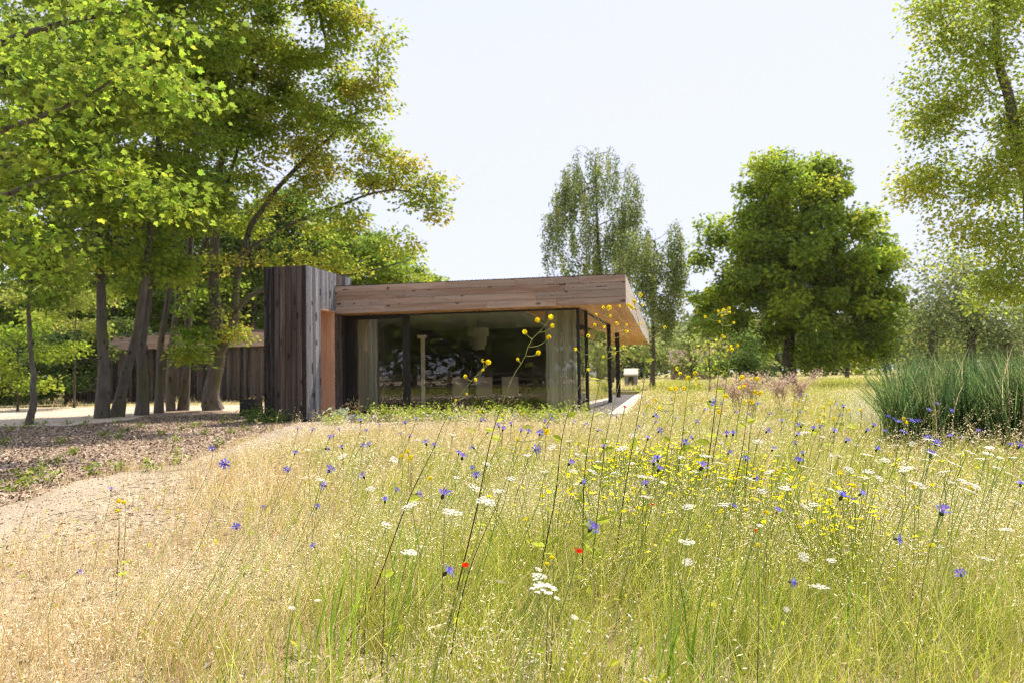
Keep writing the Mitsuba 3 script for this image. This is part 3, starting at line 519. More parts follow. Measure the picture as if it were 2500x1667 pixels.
bush('round_shrub', 'dark rounded shrub at the left foot of the round tree', 40, [(1690, 885), (1692, 840), (1690, 800)], [(1690, 815, 60, 52, 38, 1.5), (1730, 835, 50, 42, 38, 1.2), (1650, 840, 40, 34, 38, 1)], 81, {**bl, 'cols': [(.06, .11, .02), (.08, .14, .025)], 'size': .17, 'spread': .6}, dens=1.0)
bush('bright_shrub', 'yellow green sapling in front of the dark shrub', 30, [(1628, 885), (1630, 840), (1628, 790)], [(1625, 810, 14, 34, 30, .5), (1640, 855, 16, 20, 30, .5)], 82, {**bl, 'cols': YOUNG, 'size': .11, 'n_per': 26}, dens=1.0)

# far wood on the skyline and the wood behind the camera that the glass mirrors
def mass(key, label, spots, h, spread, size, cols, seed, per=40, low=.56):
    r = np.random.default_rng(seed); cs = []
    for x, y in spots:
        n = int(26 * h * h / 60); d = unit(r.normal(size=(n, 3))) * (.25 + .75 * r.random((n, 1)) ** .5)
        hh = h * (.7 + .6 * r.random()); cs.append(np.array([x, y, hh * low]) + d * np.array([hh * .36, hh * .3, hh * .45]))
    v, f, c = foliage(np.vstack(cs), per, spread, size, KITE, cols, r)
    put(key + '__foliage', (v, f), 'leaf_material', color=c); tag(key, label, 'trees', kind='stuff')
    tp = [np.array([[x, y, -.1], [x + .2, y, h * .3], [x, y, h * .7]]) for x, y in spots]
    put(key + '__trunks', tubes(tp, [np.array([.3, .24, .12])] * len(tp), 6), 'dark_bark', smooth=True)
FAR_HAZED = [(.12, .17, .07), (.15, .19, .085), (.10, .15, .065), (.19, .22, .09)]  # paled: distance haze is mixed into these leaf colours
r = np.random.default_rng(90)
mass('distant_wood', 'hazy far off wood along the skyline', [(x + r.normal() * 2, 165 + .15 * x + r.normal() * 14) for x in np.arange(-75, 120, 6.5)], 13.5, 2.6, 1.5, FAR_HAZED, 91, 38)
mass('hedge_trees', 'pale green trees along the far edge of the meadow', [(x + r.normal(), 92 + r.normal() * 5) for x in np.arange(-14, 62, 4.0)], 6.5, 1.5, .5, [(.17, .22, .06), (.14, .2, .06), (.21, .25, .07)], 92)
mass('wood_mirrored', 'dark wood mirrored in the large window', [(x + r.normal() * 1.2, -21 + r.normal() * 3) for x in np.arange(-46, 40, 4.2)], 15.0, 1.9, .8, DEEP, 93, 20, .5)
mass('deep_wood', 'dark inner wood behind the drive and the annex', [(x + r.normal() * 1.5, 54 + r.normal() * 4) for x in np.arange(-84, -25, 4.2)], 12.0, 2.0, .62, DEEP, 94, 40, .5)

scene['brick_wall'] = prin((.20, .125, .10), .9); scene['roof_tiles'] = prin((.17, .115, .10), .9); scene['pale_roof'] = prin((.55, .50, .46), .8); scene['grey_boards'] = prin((.24, .23, .24), .8)
def gable(key, label, c, w, d, h, rh, wall, roof, windows):
    tag(key, label, 'house' if windows else 'shed'); x, y = c
    v = np.array([(x - w, y - d, 0), (x + w, y - d, 0), (x + w, y + d, 0), (x - w, y + d, 0), (x - w, y - d, h), (x + w, y - d, h), (x + w, y + d, h), (x - w, y + d, h), (x - w, y, h + rh), (x + w, y, h + rh)], float)
    put(key + '__wall', (v, np.array([(0, 1, 5), (0, 5, 4), (2, 3, 7), (2, 7, 6), (0, 4, 8), (0, 8, 3), (3, 8, 7), (1, 2, 9), (2, 6, 9), (1, 9, 5)])), wall)
    o, k = .12 * w, rh / d
    def slope(s): return np.array([(x - w - o, y + s * (d + o), h - o * k + .03), (x + w + o, y + s * (d + o), h - o * k + .03), (x + w + o, y, h + rh + .03), (x - w - o, y, h + rh + .03)])
    rv = np.vstack([slope(-1), slope(-1) + [0, 0, .12], slope(1), slope(1) + [0, 0, .12]]); q = []
    for b in (0, 8): q += [(b + 4, b + 5, b + 6, b + 7), (b, b + 3, b + 2, b + 1), (b, b + 1, b + 5, b + 4), (b + 1, b + 2, b + 6, b + 5), (b + 3, b, b + 4, b + 7)]
    put(key + '__roof', (rv, np.array(q)), roof)
    for i in range(windows):
        xw = x - w + (i + .5) * 2 * w / windows; put(num(key + '__window'), box(xw - .5, xw + .5, y - d - .06, y - d - .005, .9, 2.2), 'black_metal')
    if windows: put(key + '__chimney', box(x + .5 * w, x + .5 * w + .7, y - .35, y + .35, h + rh * .9, h + rh + 1.0), wall)
q = at(1590, 860, 112); gable('brick_house', 'far brick house with a reddish roof beyond the meadow', (q[0], 112), 3.0, 3.0, 2.3, 1.9, 'brick_wall', 'roof_tiles', 3)
q = at(1447, 870, 62); gable('garden_shed', 'small grey shed with a pale pitched roof beyond the terrace', (q[0] + .1, 62), .5, .6, .85, .42, 'grey_boards', 'pale_roof', 0)
put('garden_shed__door', box(q[0] - .1, q[0] + .3, 61.37, 61.395, .05, .75), 'black_metal')
# ------------------------------------------------------------------ the meadow: grass
rng = np.random.default_rng(200)
HOUSE_AREA = shapely.box(-9.6, 16.4, -.9, 45.2)
def inside(poly, p): return shapely.contains_xy(poly, p[:, 0], p[:, 1])
def wedge(n, d0, d1, half=39):
    d = np.sqrt(rng.random(n) * (d1 * d1 - d0 * d0) + d0 * d0); th = math.radians(half) * (2 * rng.random(n) - 1) + YAW
    return np.stack([-np.sin(th) * d, np.cos(th) * d, np.zeros(n)], 1)
LINE = shapely.LineString([(-5.6, 1.0), (-4.1, 4.2), (-5.2, 7.4), (-6.2, 11.5), (-6.9, 15.8), (-7.0, 18)]); shapely.prepare(LINE)
ALL_OUT = shapely.union_all([PATH.buffer(-.12), MULCH, DRIVE, HOUSE_AREA, shapely.box(-7.2, 14.9, -1.7, 18.5)]); shapely.prepare(ALL_OUT)
def dist_path(p): return shapely.distance(shapely.points(p[:, 0], p[:, 1]), LINE)
EDGE = np.array([(-.7, 1.2), (-1.0, 2.3), (-2.1, 4.8), (-4.4, 8.0), (-5.4, 10), (-6.5, 14), (-6.9, 17)])
def right_of(p):                                       # signed distance to the right of the line where the lush sward begins
    return p[:, 0] - np.interp(p[:, 1], EDGE[:, 1], EDGE[:, 0])
def nz(p, f, seed, oct=3): return meshkit.fbm(np.column_stack([p[:, 0] * f, p[:, 1] * f, 0 * p[:, 0]]), oct, seed)
def green(p):                                          # 0 dry straw near the path, 1 lush green further right
    e = right_of(p) + 2.4 * (nz(p, .8, 4) - .5)
    g = 1 / (1 + np.exp(-2.8 * e))
    band = 1 / (1 + np.exp(-1.6 * (p[:, 1] - 8.2 + 2 * (nz(p, .5, 7) - .5)))) * 1 / (1 + np.exp(1.1 * (p[:, 0] + 1.4)))
    return np.clip(g * (1 - .86 * band) * (.82 + 1.1 * (nz(p, .45, 12) - .35)), .04, .97)
def cover(p):                                          # how thick the sward is
    d = np.clip(dist_path(p), 0, 9); e = right_of(p)
    left = 1 / (1 + np.exp(2.2 * (e + .1)))
    near = np.clip((8.5 - p[:, 1]) / 3, 0, 1)
    c = 1.0 - left * near * (.58 - .22 * np.clip(d - .8, 0, 1)) - .75 * np.clip(1 - d / .9, 0, 1)
    return np.clip(c + 1.1 * (nz(p, 1.6, 9) - .5) + .5 * (nz(p, 4, 19) - .5), .05, 1)
REEDS = shapely.Polygon([(2.3, 8.7), (5.9, 8.2), (6.6, 11.5), (3.0, 11.6)]); shapely.prepare(REEDS)
def keep(p):
    p = p[~inside(REEDS, p)]
    return p[~inside(ALL_OUT, p) & (rng.random(len(p)) < cover(p))]
STRAW = np.array([(.76, .68, .40), (.68, .57, .29), (.86, .79, .56), (.58, .47, .22), (.68, .44, .22)])
LUSH = np.array([(.42, .50, .06), (.54, .59, .09), (.25, .38, .045), (.64, .65, .20), (.50, .53, .09)])
TAN = np.array([(.80, .68, .38), (.72, .54, .27), (.88, .79, .54), (.68, .42, .21), (.82, .72, .44)])
WIND = np.array([.20, -.03])
def sward(key, label, n, d0, d1, h0, h1, w, segs, lush, clump_=14, half=39, lean=.32):
    k = clump_; q = wedge(n // k, d0, d1, half); m_ = len(q); idx = np.repeat(np.arange(m_), k)
    p = q[idx] + rng.normal(size=(m_ * k, 3)) * np.array([1, 1, 0]) * (.03 + .004 * np.linalg.norm(q, axis=1)[idx])[:, None]
    hc, lc, cc = np.exp(.30 * rng.normal(size=m_))[idx], (.16 * rng.normal(size=(m_, 2)))[idx], rng.integers(0, 5, m_)[idx]
    ok = ~inside(ALL_OUT, p) & ~inside(REEDS, p) & (rng.random(len(p)) < cover(p)); g = green(q)[idx]
    ok &= rng.random(len(p)) < (g if lush else 1 - .62 * g)
    p, hc, lc, cc = p[ok], hc[ok], lc[ok], cc[ok]; n = len(p)
    big = np.clip(.5 + .5 * cover(p), .45, 1)
    big = big * (1 - .5 / (1 + np.exp(-1.2 * (p[:, 1] - 9.6))) / (1 + np.exp(2.0 * (p[:, 0] + 1.6))))
    h = np.minimum((h0 + (h1 - h0) * rng.random(n) ** 1.3) * big * hc * (.45 + 1.1 * nz(p, 1.1, 3)), h1 * 1.15)
    cc = np.where(rng.random(n) < .7, cc, rng.integers(0, 5, n))
    c = (LUSH if lush else STRAW)[cc] * .9; left = (right_of(p) < .3 * rng.normal(size=n)) & (p[:, 1] < 9); c[left] = TAN[cc[left]] * .86 if not lush else c[left]
    c = c * (1 + .16 * rng.normal(size=(n, 1)))
    v, f, m = blades(p, h, w * (.6 + .8 * rng.random(n)), WIND + lc + lean * 1.25 * rng.normal(size=(n, 2)), rng.random(n) * 6.28, segs)
    put(key, (v, f), 'leaf_material', color=col(c, m)); tag(key, label, 'grass' if label else None, kind='stuff')
sward('green_grass', 'fine yellow green grass of the flowering meadow', 66000, 1.2, 5.5, .12, .36, .0036, 4, True)
sward('dry_grass', 'pale dry straw coloured grass stems of the meadow', 56000, 1.2, 5.5, .08, .36, .0026, 4, False)
sward('green_grass__middle', None, 110000, 5.5, 14, .12, .38, .0062, 3, True)
sward('dry_grass__middle', None, 110000, 5.5, 14, .10, .38, .0050, 3, False)
sward('green_grass__far', None, 90000, 14, 34, .2, .5, .012, 2, True, half=37)
sward('dry_grass__far', None, 70000, 14, 34, .2, .5, .010, 2, False, half=37)
sward('green_grass__distant', None, 50000, 34, 80, .2, .55, .035, 2, True, half=36)
sward('dry_grass__distant', None, 30000, 34, 80, .2, .6, .030, 2, False, half=36)
for k in ('green_grass', 'dry_grass'):
    for q in ('middle', 'far', 'distant'): tag(f'{k}__{q}', kind='stuff')
# bent grass panicles: thin stems that carry a loose cloud of spikelets
def panicles(key, label, n, d0, d1, per, sz, half=39, tone=((.90, .82, .60), (.80, .68, .42), (.94, .90, .76), (.60, .47, .30)), h0=.22, h1=.46, cloud=.045, stemw=.0016):
    p = wedge(n, d0, d1, half); p = p[~inside(ALL_OUT, p)]; p = p[rng.random(len(p)) < cover(p)]
    p = p[rng.random(len(p)) < np.clip(4 * nz(p, 1.5, 31) - 1.5, .03, 1)]; big = np.clip(.45 + .55 * cover(p), .4, 1); n = len(p); h = (h0 + (h1 - h0) * rng.random(n)) * big * (.6 + .8 * nz(p, 1.1, 3))
    lean = WIND + .22 * rng.normal(size=(n, 2)); cs = np.array(tone)[rng.integers(0, len(tone), n)] * (1 + .12 * rng.normal(size=(n, 1)))
    v1, f1, m1 = blades(p, h, np.full(n, stemw * 1.5), lean, rng.random(n) * 6.28, 3)
    g = green(p)[:, None]; sc = np.array([(.60, .50, .22)]) * (1 - g) + np.array([(.46, .46, .12)]) * g
    idx = np.repeat(np.arange(n), per); u = .62 + .40 * rng.random(len(idx))
    c = p[idx] + np.column_stack([lean[idx] * (u ** 1.7 * h[idx])[:, None], h[idx] * u * (1 - .25 * np.linalg.norm(lean[idx], axis=1) * u)])
    c += rng.normal(size=c.shape) * cloud * np.array([1, 1, .5]) * (1.15 - u)[:, None] * 3.0
    v2, f2, m2 = scatter((np.array([[0, 0, 0], [.35, .5, 0], [0, 1., 0], [-.35, .5, 0]]), np.array([[0, 1, 2], [0, 2, 3]])), c, rng.normal(size=c.shape), sz * (.6 + .8 * rng.random(len(c))), rng)
    v, f = join([(v1, f1), (v2, f2)])
    put(key, (v, f), 'leaf_material', color=np.vstack([col(sc * np.ones((n, 1)), m1), col(cs[idx], m2)])); tag(key, label, 'grass' if label else None, kind='stuff')
panicles('bent_grass', 'airy tan seed heads of bent grass over the meadow', 13000, 1.3, 5.5, 19, .0058)
panicles('bent_grass__middle', None, 16000, 5.5, 13, 9, .011, cloud=.05, stemw=.003)
panicles('bent_grass__far', None, 12000, 13, 30, 6, .024, cloud=.06, stemw=.006)
panicles('tall_grass_heads', 'tall thin grass culms with narrow seed heads above the sward', 2600, 2.0, 11, 16, .009, h0=.42, h1=.78, cloud=.010, stemw=.0022, tone=((.62, .52, .34), (.42, .34, .22), (.74, .66, .46)))
# low dry litter and sprigs on the bare ground, chips on the mulch, grit on the path
def litter(key, label, cat, pts, z, size, cols, elong, tilt=.5):
    n = len(pts); p = np.column_stack([pts[:, :2], np.full(n, z)]); p[:, 2] += size * .25 * rng.random(n)
    tpl = (np.array([[-.5 * elong, -.5, 0], [.5 * elong, -.4, 0], [.42 * elong, .5, .03], [-.3 * elong, .5, .25]]), np.array([[0, 1, 3], [1, 2, 3], [2, 0, 3]])) if elong != 1.2 else (np.array([[-.5 * elong, -.5, 0], [.5 * elong, -.5, 0], [.5 * elong, .5, 0], [-.5 * elong, .5, 0], [-.42 * elong, -.4, .22], [.42 * elong, -.4, .22], [.42 * elong, .4, .22], [-.42 * elong, .4, .22]]),
           np.array([[4, 5, 6], [4, 6, 7], [0, 1, 5], [0, 5, 4], [1, 2, 6], [1, 6, 5], [2, 3, 7], [2, 7, 6], [3, 0, 4], [3, 4, 7]]))
    v, f, m = scatter(tpl, p, unit(np.array([0, 0, 1.]) + tilt * rng.normal(size=(n, 3))), size * (.5 + rng.random(n)), rng)
    put(key, (v, f), 'tinted_material', color=col(np.array(cols)[rng.integers(0, len(cols), n)] * (1 + .2 * rng.normal(size=(n, 1))), m)); tag(key, label, cat, kind='stuff')
q = wedge(150000, 5, 24, 38); q = q[inside(MULCH, q)]
litter('wood_chips', 'brown wood chip mulch under the trees', 'wood chips', q, .010, .018, [(.29, .22, .165), (.38, .31, .245), (.17, .12, .09), (.50, .44, .37), (.32, .235, .175), (.11, .08, .06), (.42, .34, .265)], 2.2)
q = wedge(26000, 3.5, 18, 38); q = q[inside(PATH, q)]
litter('path_grit', 'small stones and bits scattered over the gravel path', 'grit', q, .006, .011, [(.50, .40, .30), (.62, .52, .42), (.20, .14, .10), (.14, .10, .07), (.56, .44, .33)], 1.2)
q = wedge(9000, 1.4, 8, 38); q = q[~inside(ALL_OUT, q) & (right_of(q) < .6)]
litter('dry_litter', 'dry stalk bits and crumbs on the bare soil of the meadow edge', 'litter', q, .004, .010, [(.62, .52, .36), (.74, .64, .48), (.42, .31, .20), (.22, .17, .13), (.62, .42, .24)], 3.2, .35)
# grass behind the camera, seen in the glass
p = np.column_stack([rng.uniform(-22, 16, 14000), rng.uniform(-16, .2, 14000), np.zeros(14000)])
v, f, m = blades(p, rng.uniform(.2, .5, 14000), np.full(14000, .02), WIND + .3 * rng.normal(size=(14000, 2)), rng.random(14000) * 6.28, 2)
put('green_grass__mirrored', (v, f), 'leaf_material', color=col(LUSH[rng.integers(0, 5, 14000)], m)); tag('green_grass__mirrored', kind='stuff')
k = 'rail_fence'; tag(k, 'post and rail fence mirrored in the large window', 'fence')
for i, x in enumerate(np.arange(-26, 18, 2.6)): put(num(k + '__post'), box(x - .07, x + .07, -7.07, -6.93, 0, 1.35), 'dark_bark')
for z in (.45, .8, 1.15):
    for x in np.arange(-26, 15, 2.6): put(num(k + '__rail'), box(x + .075, x + 2.525, -7.03, -6.97, z - .05, z + .05), 'dark_bark')

# ------------------------------------------------------------------ reeds and other tall plants
rng = np.random.default_rng(300)
def clump(key, label, cat, pts, h, w, lean, segs, cols, power=2.0, group=None, kind=None, var=.25, bias=(0, 0)):
    n = len(pts); hh = h * (1 - var + var * 1.3 * rng.random(n))
    v, f, m = blades(pts, hh, w * (.7 + .6 * rng.random(n)), np.array(bias) + lean * rng.normal(size=(n, 2)), rng.random(n) * 6.28, segs, power)
    put(key, (v, f), 'leaf_material', color=col(np.array(cols)[rng.integers(0, len(cols), n)] * (1 + .15 * rng.normal(size=(n, 1))), m)); tag(key, label, cat, group, kind)
REED = [(.085, .165, .06), (.115, .21, .07), (.06, .12, .045), (.16, .255, .085), (.20, .28, .10)]
n = 260; t = rng.random(n); u = rng.random(n) ** .8; q = np.column_stack([2.55 + 3.2 * t + .6 * u + .1 * rng.normal(size=n), 9.2 - .45 * t + 2.2 * u, np.zeros(n)])
hq, lq = .84 + .44 * rng.random(n) ** .8, rng.normal(size=(n, 2)) * .13 + [-.09, 0]
ii = np.repeat(np.arange(n), 42); m = len(ii); p = q[ii] + rng.normal(size=(m, 3)) * [.06, .06, 0]
v, f, mm = blades(p, np.clip(hq[ii] * (.66 + .46 * rng.random(m)), .3, 1.34), .015 + .014 * rng.random(m), lq[ii] + .15 * rng.normal(size=(m, 2)), rng.random(m) * 6.28, 5, 2.6)
rc = np.array(REED)[rng.integers(0, 5, n)][ii] * (1 + .18 * rng.normal(size=(m, 1))); dead = rng.random(m) < .07; rc[dead] = [.50, .44, .26]
put('reed_bed', (v, f), 'leaf_material', color=col(rc, mm)); tag('reed_bed', 'dense dark green stand of reeds at the right edge of the meadow', 'reeds', kind='stuff')
PALE = [(.62, .62, .42), (.50, .54, .30), (.72, .70, .54)]
for i, (vx, vy, n, h, lab) in enumerate([(2000, 1000, 220, .85, 'pale silvery grass tuft at the left foot of the reeds'), (1965, 985, 120, .7, 'thinner pale grass tuft left of the silvery one'), (2335, 1010, 160, .75, 'pale grass tuft at the right edge below the reeds')]):
    c = on_ground(vx * V, vy * V); p = c + rng.normal(size=(n, 3)) * [.13, .13, 0]
    clump(num('pale_grass_tuft'), lab, 'grass tuft', p, h, .008, .30, 4, PALE, 1.8)
TUFT = [(.20, .36, .03), (.28, .44, .05), (.15, .30, .03), (.34, .46, .08)]
for i, (vx, vy, n, h, lab) in enumerate([(835, 1520, 18, .50, 'tall dark green grass tuft left of the middle in front'), (940, 1445, 14, .48, 'green grass tuft just right of the tall front tuft'), (1525, 1620, 14, .42, 'green grass tuft low in the middle of the meadow front'),
        (1560, 1580, 10, .40, 'small green grass tuft beside the low middle tuft'), (1935, 1520, 12, .40, 'green grass tuft below the white umbels on the right'), (1330, 1290, 16, .55, 'broad leaved green tuft under the bluest cornflower in the middle'),
        (1640, 1620, 8, .38, 'reddish tipped grass tuft in the front middle'), (700, 1600, 12, .42, 'thin green tuft in the dry front corner'), (2200, 1330, 9, .45, 'grass tuft under the right hand cornflower'), (1740, 1480, 9, .42, 'upright dark bladed tuft right of the middle'), (1430, 1190, 14, .6, 'green tuft among the mustard stems')]):
    c = on_ground(vx * V, vy * V); p = c + rng.normal(size=(n, 3)) * [.07, .07, 0]
    clump(num('grass_tuft'), lab, 'grass tuft', p, h, .0095, .12, 5, TUFT, 2.0, bias=(.08, 0))
for i in range(46):
    c = wedge(1, 2.2, 8.5, 34)[0]
    while right_of(c[None])[0] < .2 or inside(ALL_OUT, c[None])[0] or inside(REEDS, c[None])[0]: c = wedge(1, 2.2, 8.5, 34)[0]
    k = num('green_tuft'); POS[k] = c; p = c + rng.normal(size=(26, 3)) * [.06, .06, 0]
    clump(k, 'fresh green grass tuft among the meadow flowers', 'grass tuft', p, .24 + .2 * rng.random(), .007, .24, 4, TUFT, 1.9, group='fresh green tufts in the meadow', bias=(.1, 0))
# leaning green stems in the dry corner, each a small sheaf
for i, (bx, by, n, lab) in enumerate([(330, 1545, 9, 'sheaf of thin leaning stems in the dry left front corner'), (455, 1530, 10, 'leaning stem sheaf under the pair of left cornflowers'), (470, 1440, 8, 'second leaning sheaf behind the cornflower pair'), (250, 1480, 6, 'few leaning stems near the left edge'), (560, 1330, 8, 'leaning green stems left of the tall tuft'),
        (1000, 1300, 10, 'leaning sheaf left of the mustard stems'), (1060, 1420, 9, 'leaning sheaf in front of the first poppy'), (1160, 1260, 12, 'leaning sheaf crossing the tallest mustard stem'), (1250, 1180, 12, 'pale leaning sheaf between the mustard plants'), (1490, 1330, 12, 'leaning pale sheaf right of the second poppy'), (1620, 1250, 10, 'leaning sheaf under the white umbel cluster')]):
    c = on_ground(bx * V, by * V); p = c + rng.normal(size=(n, 3)) * [.06, .06, 0]
    clump(num('stem_sheaf'), lab, 'stems', p, .62, .0055, .08, 5, [(.26, .38, .06), (.34, .44, .10), (.20, .31, .05), (.40, .46, .16)], 1.15, bias=(.50, .02))
# broad low weed leaves between the grass
n = 1700; p = wedge(n, 1.4, 7, 38); p = p[~inside(ALL_OUT, p) & (rng.random(n) < .25 + .75 * green(p))]; n = len(p); p[:, 2] = .02 + .2 * rng.random(n)
v, f, m = scatter(OVAL, p, unit(np.array([0, 0, 1.]) + .6 * rng.normal(size=(n, 3))), .018 + .022 * rng.random(n), rng)
put('weed_leaves', (v, f), 'leaf_material', color=col(np.array([(.44, .52, .05), (.58, .62, .07), (.32, .44, .05), (.66, .62, .10)])[rng.integers(0, 4, n)], m)); tag('weed_leaves', 'yellow green weed leaves low among the grass', 'leaves', kind='stuff')

def leafy_plant(key, label, cat, c, h, r, n, size, cols, group=None, tpl=OVAL, stems=7):
    key = num(key); c = np.asarray(c, float); tag(key, label, cat, group); POS[key] = c; tips = c + rng.normal(size=(stems, 3)) * [r, r, 0] * np.array([.8]) + np.column_stack([np.zeros((stems, 2)), h * (.6 + .5 * rng.random(stems))])
    st = [smooth_path([c + rng.normal(size=3) * [.02, .02, 0], (c + t) / 2 + [0, 0, .05 * h], t], 5) for t in tips]
    put(key + '__stem', tubes(st, [np.linspace(.005, .002, 5)] * stems, 4), 'tinted_material', color=np.tile([[.16, .20, .06]], (stems * 20, 1))); tag(key + '__stem', kind='stuff')
    idx = rng.integers(0, stems, n); u = .25 + .78 * rng.random(n); q = c + (tips[idx] - c) * u[:, None] + rng.normal(size=(n, 3)) * r * .28; q[:, 2] = np.maximum(q[:, 2], .01)
    v, f, m = scatter(tpl, q, unit(np.array([0, 0, 1.]) + .6 * rng.normal(size=(n, 3))), size * (.6 + .7 * rng.random(n)), rng)
    put(key + '__foliage', (v, f), 'leaf_material', color=col(np.array(cols)[rng.integers(0, len(cols), n)] * (1 + .15 * rng.normal(size=(n, 1))), m)); return key
BEDC = [(.38, .52, .05), (.46, .60, .06), (.26, .40, .04), (.54, .60, .10)]
FACG = 'feathery green plants in the bed along the large window'
for i in range(30):
    x = -7.2 + 5.6 * (i + rng.random()) / 30; y = 15.0 + 1.7 * rng.random()
    leafy_plant('bed_plant', 'feathery green plant in the bed along the large window', 'plant', (x, y, 0), .15 + .24 * rng.random(), .21, 220, .05, BEDC, FACG, KITE)
leafy_plant('grey_plant', 'grey green lobed plant in front of the doorway niche', 'plant', on_ground(820, 1034), .34, .18, 120, .11, [(.42, .50, .36), (.52, .58, .44), (.36, .46, .28)])
leafy_plant('purple_plant', 'dull purple seedhead plant at the corner of the bed by the doorway', 'plant', on_ground(868, 1030), .42, .14, 130, .06, [(.24, .14, .11), (.30, .20, .14), (.24, .28, .08)])
leafy_plant('ivy_patch', 'low dark green patch at the left foot of the tower', 'plant', on_ground(615, 1030), .22, .45, 420, .08, [(.14, .24, .05), (.20, .30, .06), (.10, .18, .04)], stems=14)
leafy_plant('ivy_patch', 'low green patch along the front foot of the tower', 'plant', on_ground(665, 1032), .16, .35, 300, .07, [(.16, .26, .05), (.22, .32, .06)], stems=12)
WG_ = 'small green seedlings sprouting from the wood chips'
SEED = [(55, 1045), (100, 1040), (160, 1036), (215, 1036), (282, 1034), (255, 1066), (292, 1072), (155, 1082), (392, 1064), (302, 1054), (342, 1044), (420, 1084), (445, 1052), (530, 1092), (432, 1134), (132, 1132), (60, 1165), (92, 1158), (30, 1200), (72, 1194), (10, 1088), (20, 1057), (500, 1062), (560, 1058), (200, 1040), (470, 1045), (120, 1180), (180, 1110), (290, 1150), (360, 1150), (545, 1035), (600, 1050), (490, 1038), (575, 1140), (225, 1160)]
ROWS = [('nearest the drive', [q for q in SEED if q[1] < 1060]), ('in mid bed', [q for q in SEED if 1060 <= q[1] < 1115]), ('nearest the path', [q for q in SEED if q[1] >= 1115])]
ORD = 'leftmost second third fourth fifth sixth seventh eighth ninth tenth eleventh twelfth thirteenth fourteenth fifteenth sixteenth seventeenth eighteenth nineteenth twentieth'.split()
for row, qs in ROWS:
    for i, (x, y) in enumerate(sorted(qs)):
        leafy_plant('seedling', f'green seedling in the wood chips, {ORD[i]}{" from left" if i else ""} of those {row}', 'seedling', on_ground(x, y), .08 + .10 * rng.random(), .10, 34, .055, [(.24, .33, .05), (.34, .42, .07), (.16, .25, .05)], WG_, stems=4)
for i, (vx, vy, Y, lab) in enumerate([(1690, 905, 17, 'pinkish brown seedhead plant left of the round tree foot'), (1725, 905, 17.5, 'brown seedhead plant beside the pinkish one'), (1790, 900, 18, 'brown seedhead plant before the round tree trunk'), (1835, 895, 18.5, 'thin seedhead plant right of the round tree trunk')]):
    c = at(vx, vy, Y); c[2] = 0; k = num('dock_plant'); tag(k, lab, 'plant')
    st = [smooth_path([c, c + [rng.normal() * .1, 0, .5], c + [rng.normal() * .3, rng.normal() * .2, .6 + .4 * rng.random()]], 8) for _ in range(11)]
    put(k + '__stem', tubes(st, [np.linspace(.006, .003, 8)] * 11, 4), 'tinted_material', color=np.tile([[.38, .30, .22]], (11 * 32, 1))); tag(k + '__stem', kind='stuff')
    q = np.vstack([s[4:] for s in st]); q = np.repeat(q, 26, 0) + rng.normal(size=(len(q) * 26, 3)) * .045
    v, f, m = scatter(KITE, q, rng.normal(size=q.shape), np.full(len(q), .028), rng); put(k + '__seedheads', (v, f), 'leaf_material', color=col(np.array([(.60, .47, .38), (.66, .54, .45), (.46, .34, .27)])[rng.integers(0, 3, len(q))], m)); tag(k + '__seedheads', kind='stuff')

# ------------------------------------------------------------------ flowers
rng = np.random.default_rng(400)
def horizon(x): return 916 - (x - 1250) * .0175
def petal_ring(n, r0, r1, wid, rise, droop, rng, lobes=0, z=0.0):
    vs, fs, k = [], [], 0
    for i in range(n):
        a = 2 * np.pi * (i + .35 * rng.random()) / n; e = np.array([math.cos(a), math.sin(a), 0]); s = np.array([-e[1], e[0], 0]); up = np.array([0, 0, 1.])
        L = r1 * (.85 + .3 * rng.random()); rz = rise * (.7 + .6 * rng.random())
        base = e * r0 + up * z
        if lobes:                                     # a trumpet floret that splits into pointed lobes
            mid = e * (r0 + .5 * (L - r0)) + up * (z + rz * .7); pts = [base, mid - s * wid * .5, mid + s * wid * .5]
            tips = [e * L * (.92 if j != 1 else 1.02) + s * wid * (j - 1) * 1.0 + up * (z + rz - droop * abs(j - 1)) for j in range(3)]
            no = [mid + e * (L - r0) * .2 + s * wid * q + up * rz * .12 for q in (-.25, .25)]
            pts += tips + no; f = [(0, 1, 2), (1, 6, 2), (6, 7, 2), (1, 3, 6), (6, 4, 7), (7, 5, 2)]
        else:
            m1 = e * (r0 + .55 * (L - r0)) + up * (z + rz * .8)
            pts = [base, m1 - s * wid, m1 + s * wid, e * L - s * wid * .55 + up * (z + rz - droop), e * L + s * wid * .55 + up * (z + rz - droop)]; f = [(0, 1, 2), (1, 3, 4), (1, 4, 2)]
        vs += pts; fs += [tuple(q + k for q in t) for t in f]; k += len(pts)
    return np.array(vs), np.array(fs)
def turned(d, rng):                                    # a frame whose z axis is d
    d = unit(np.asarray(d, float)); x = unit(np.cross(d, rng.normal(size=3))); return np.stack([x, np.cross(d, x), d], 1)
BLUE = np.array([(.22, .27, .95), (.27, .31, .95), (.17, .21, .92)])
def ell(rx, rz, z, n=8):
    m = trimesh.creation.icosphere(subdivisions=1, radius=1.0); return m.vertices * [rx, rx, rz] + [0, 0, z], m.faces
def flower_stem(base, tip, head_dir, r, n=7):
    base, tip = np.asarray(base, float), np.asarray(tip, float); L = np.linalg.norm(tip - base)
    return smooth_path([base, base + (tip - base) * .45 + np.array([-.04 * L, 0, .05 * L]), tip - unit(head_dir) * .02, tip], n)
STEMC = np.array([(.34, .42, .14), (.44, .48, .20), (.28, .36, .12)])
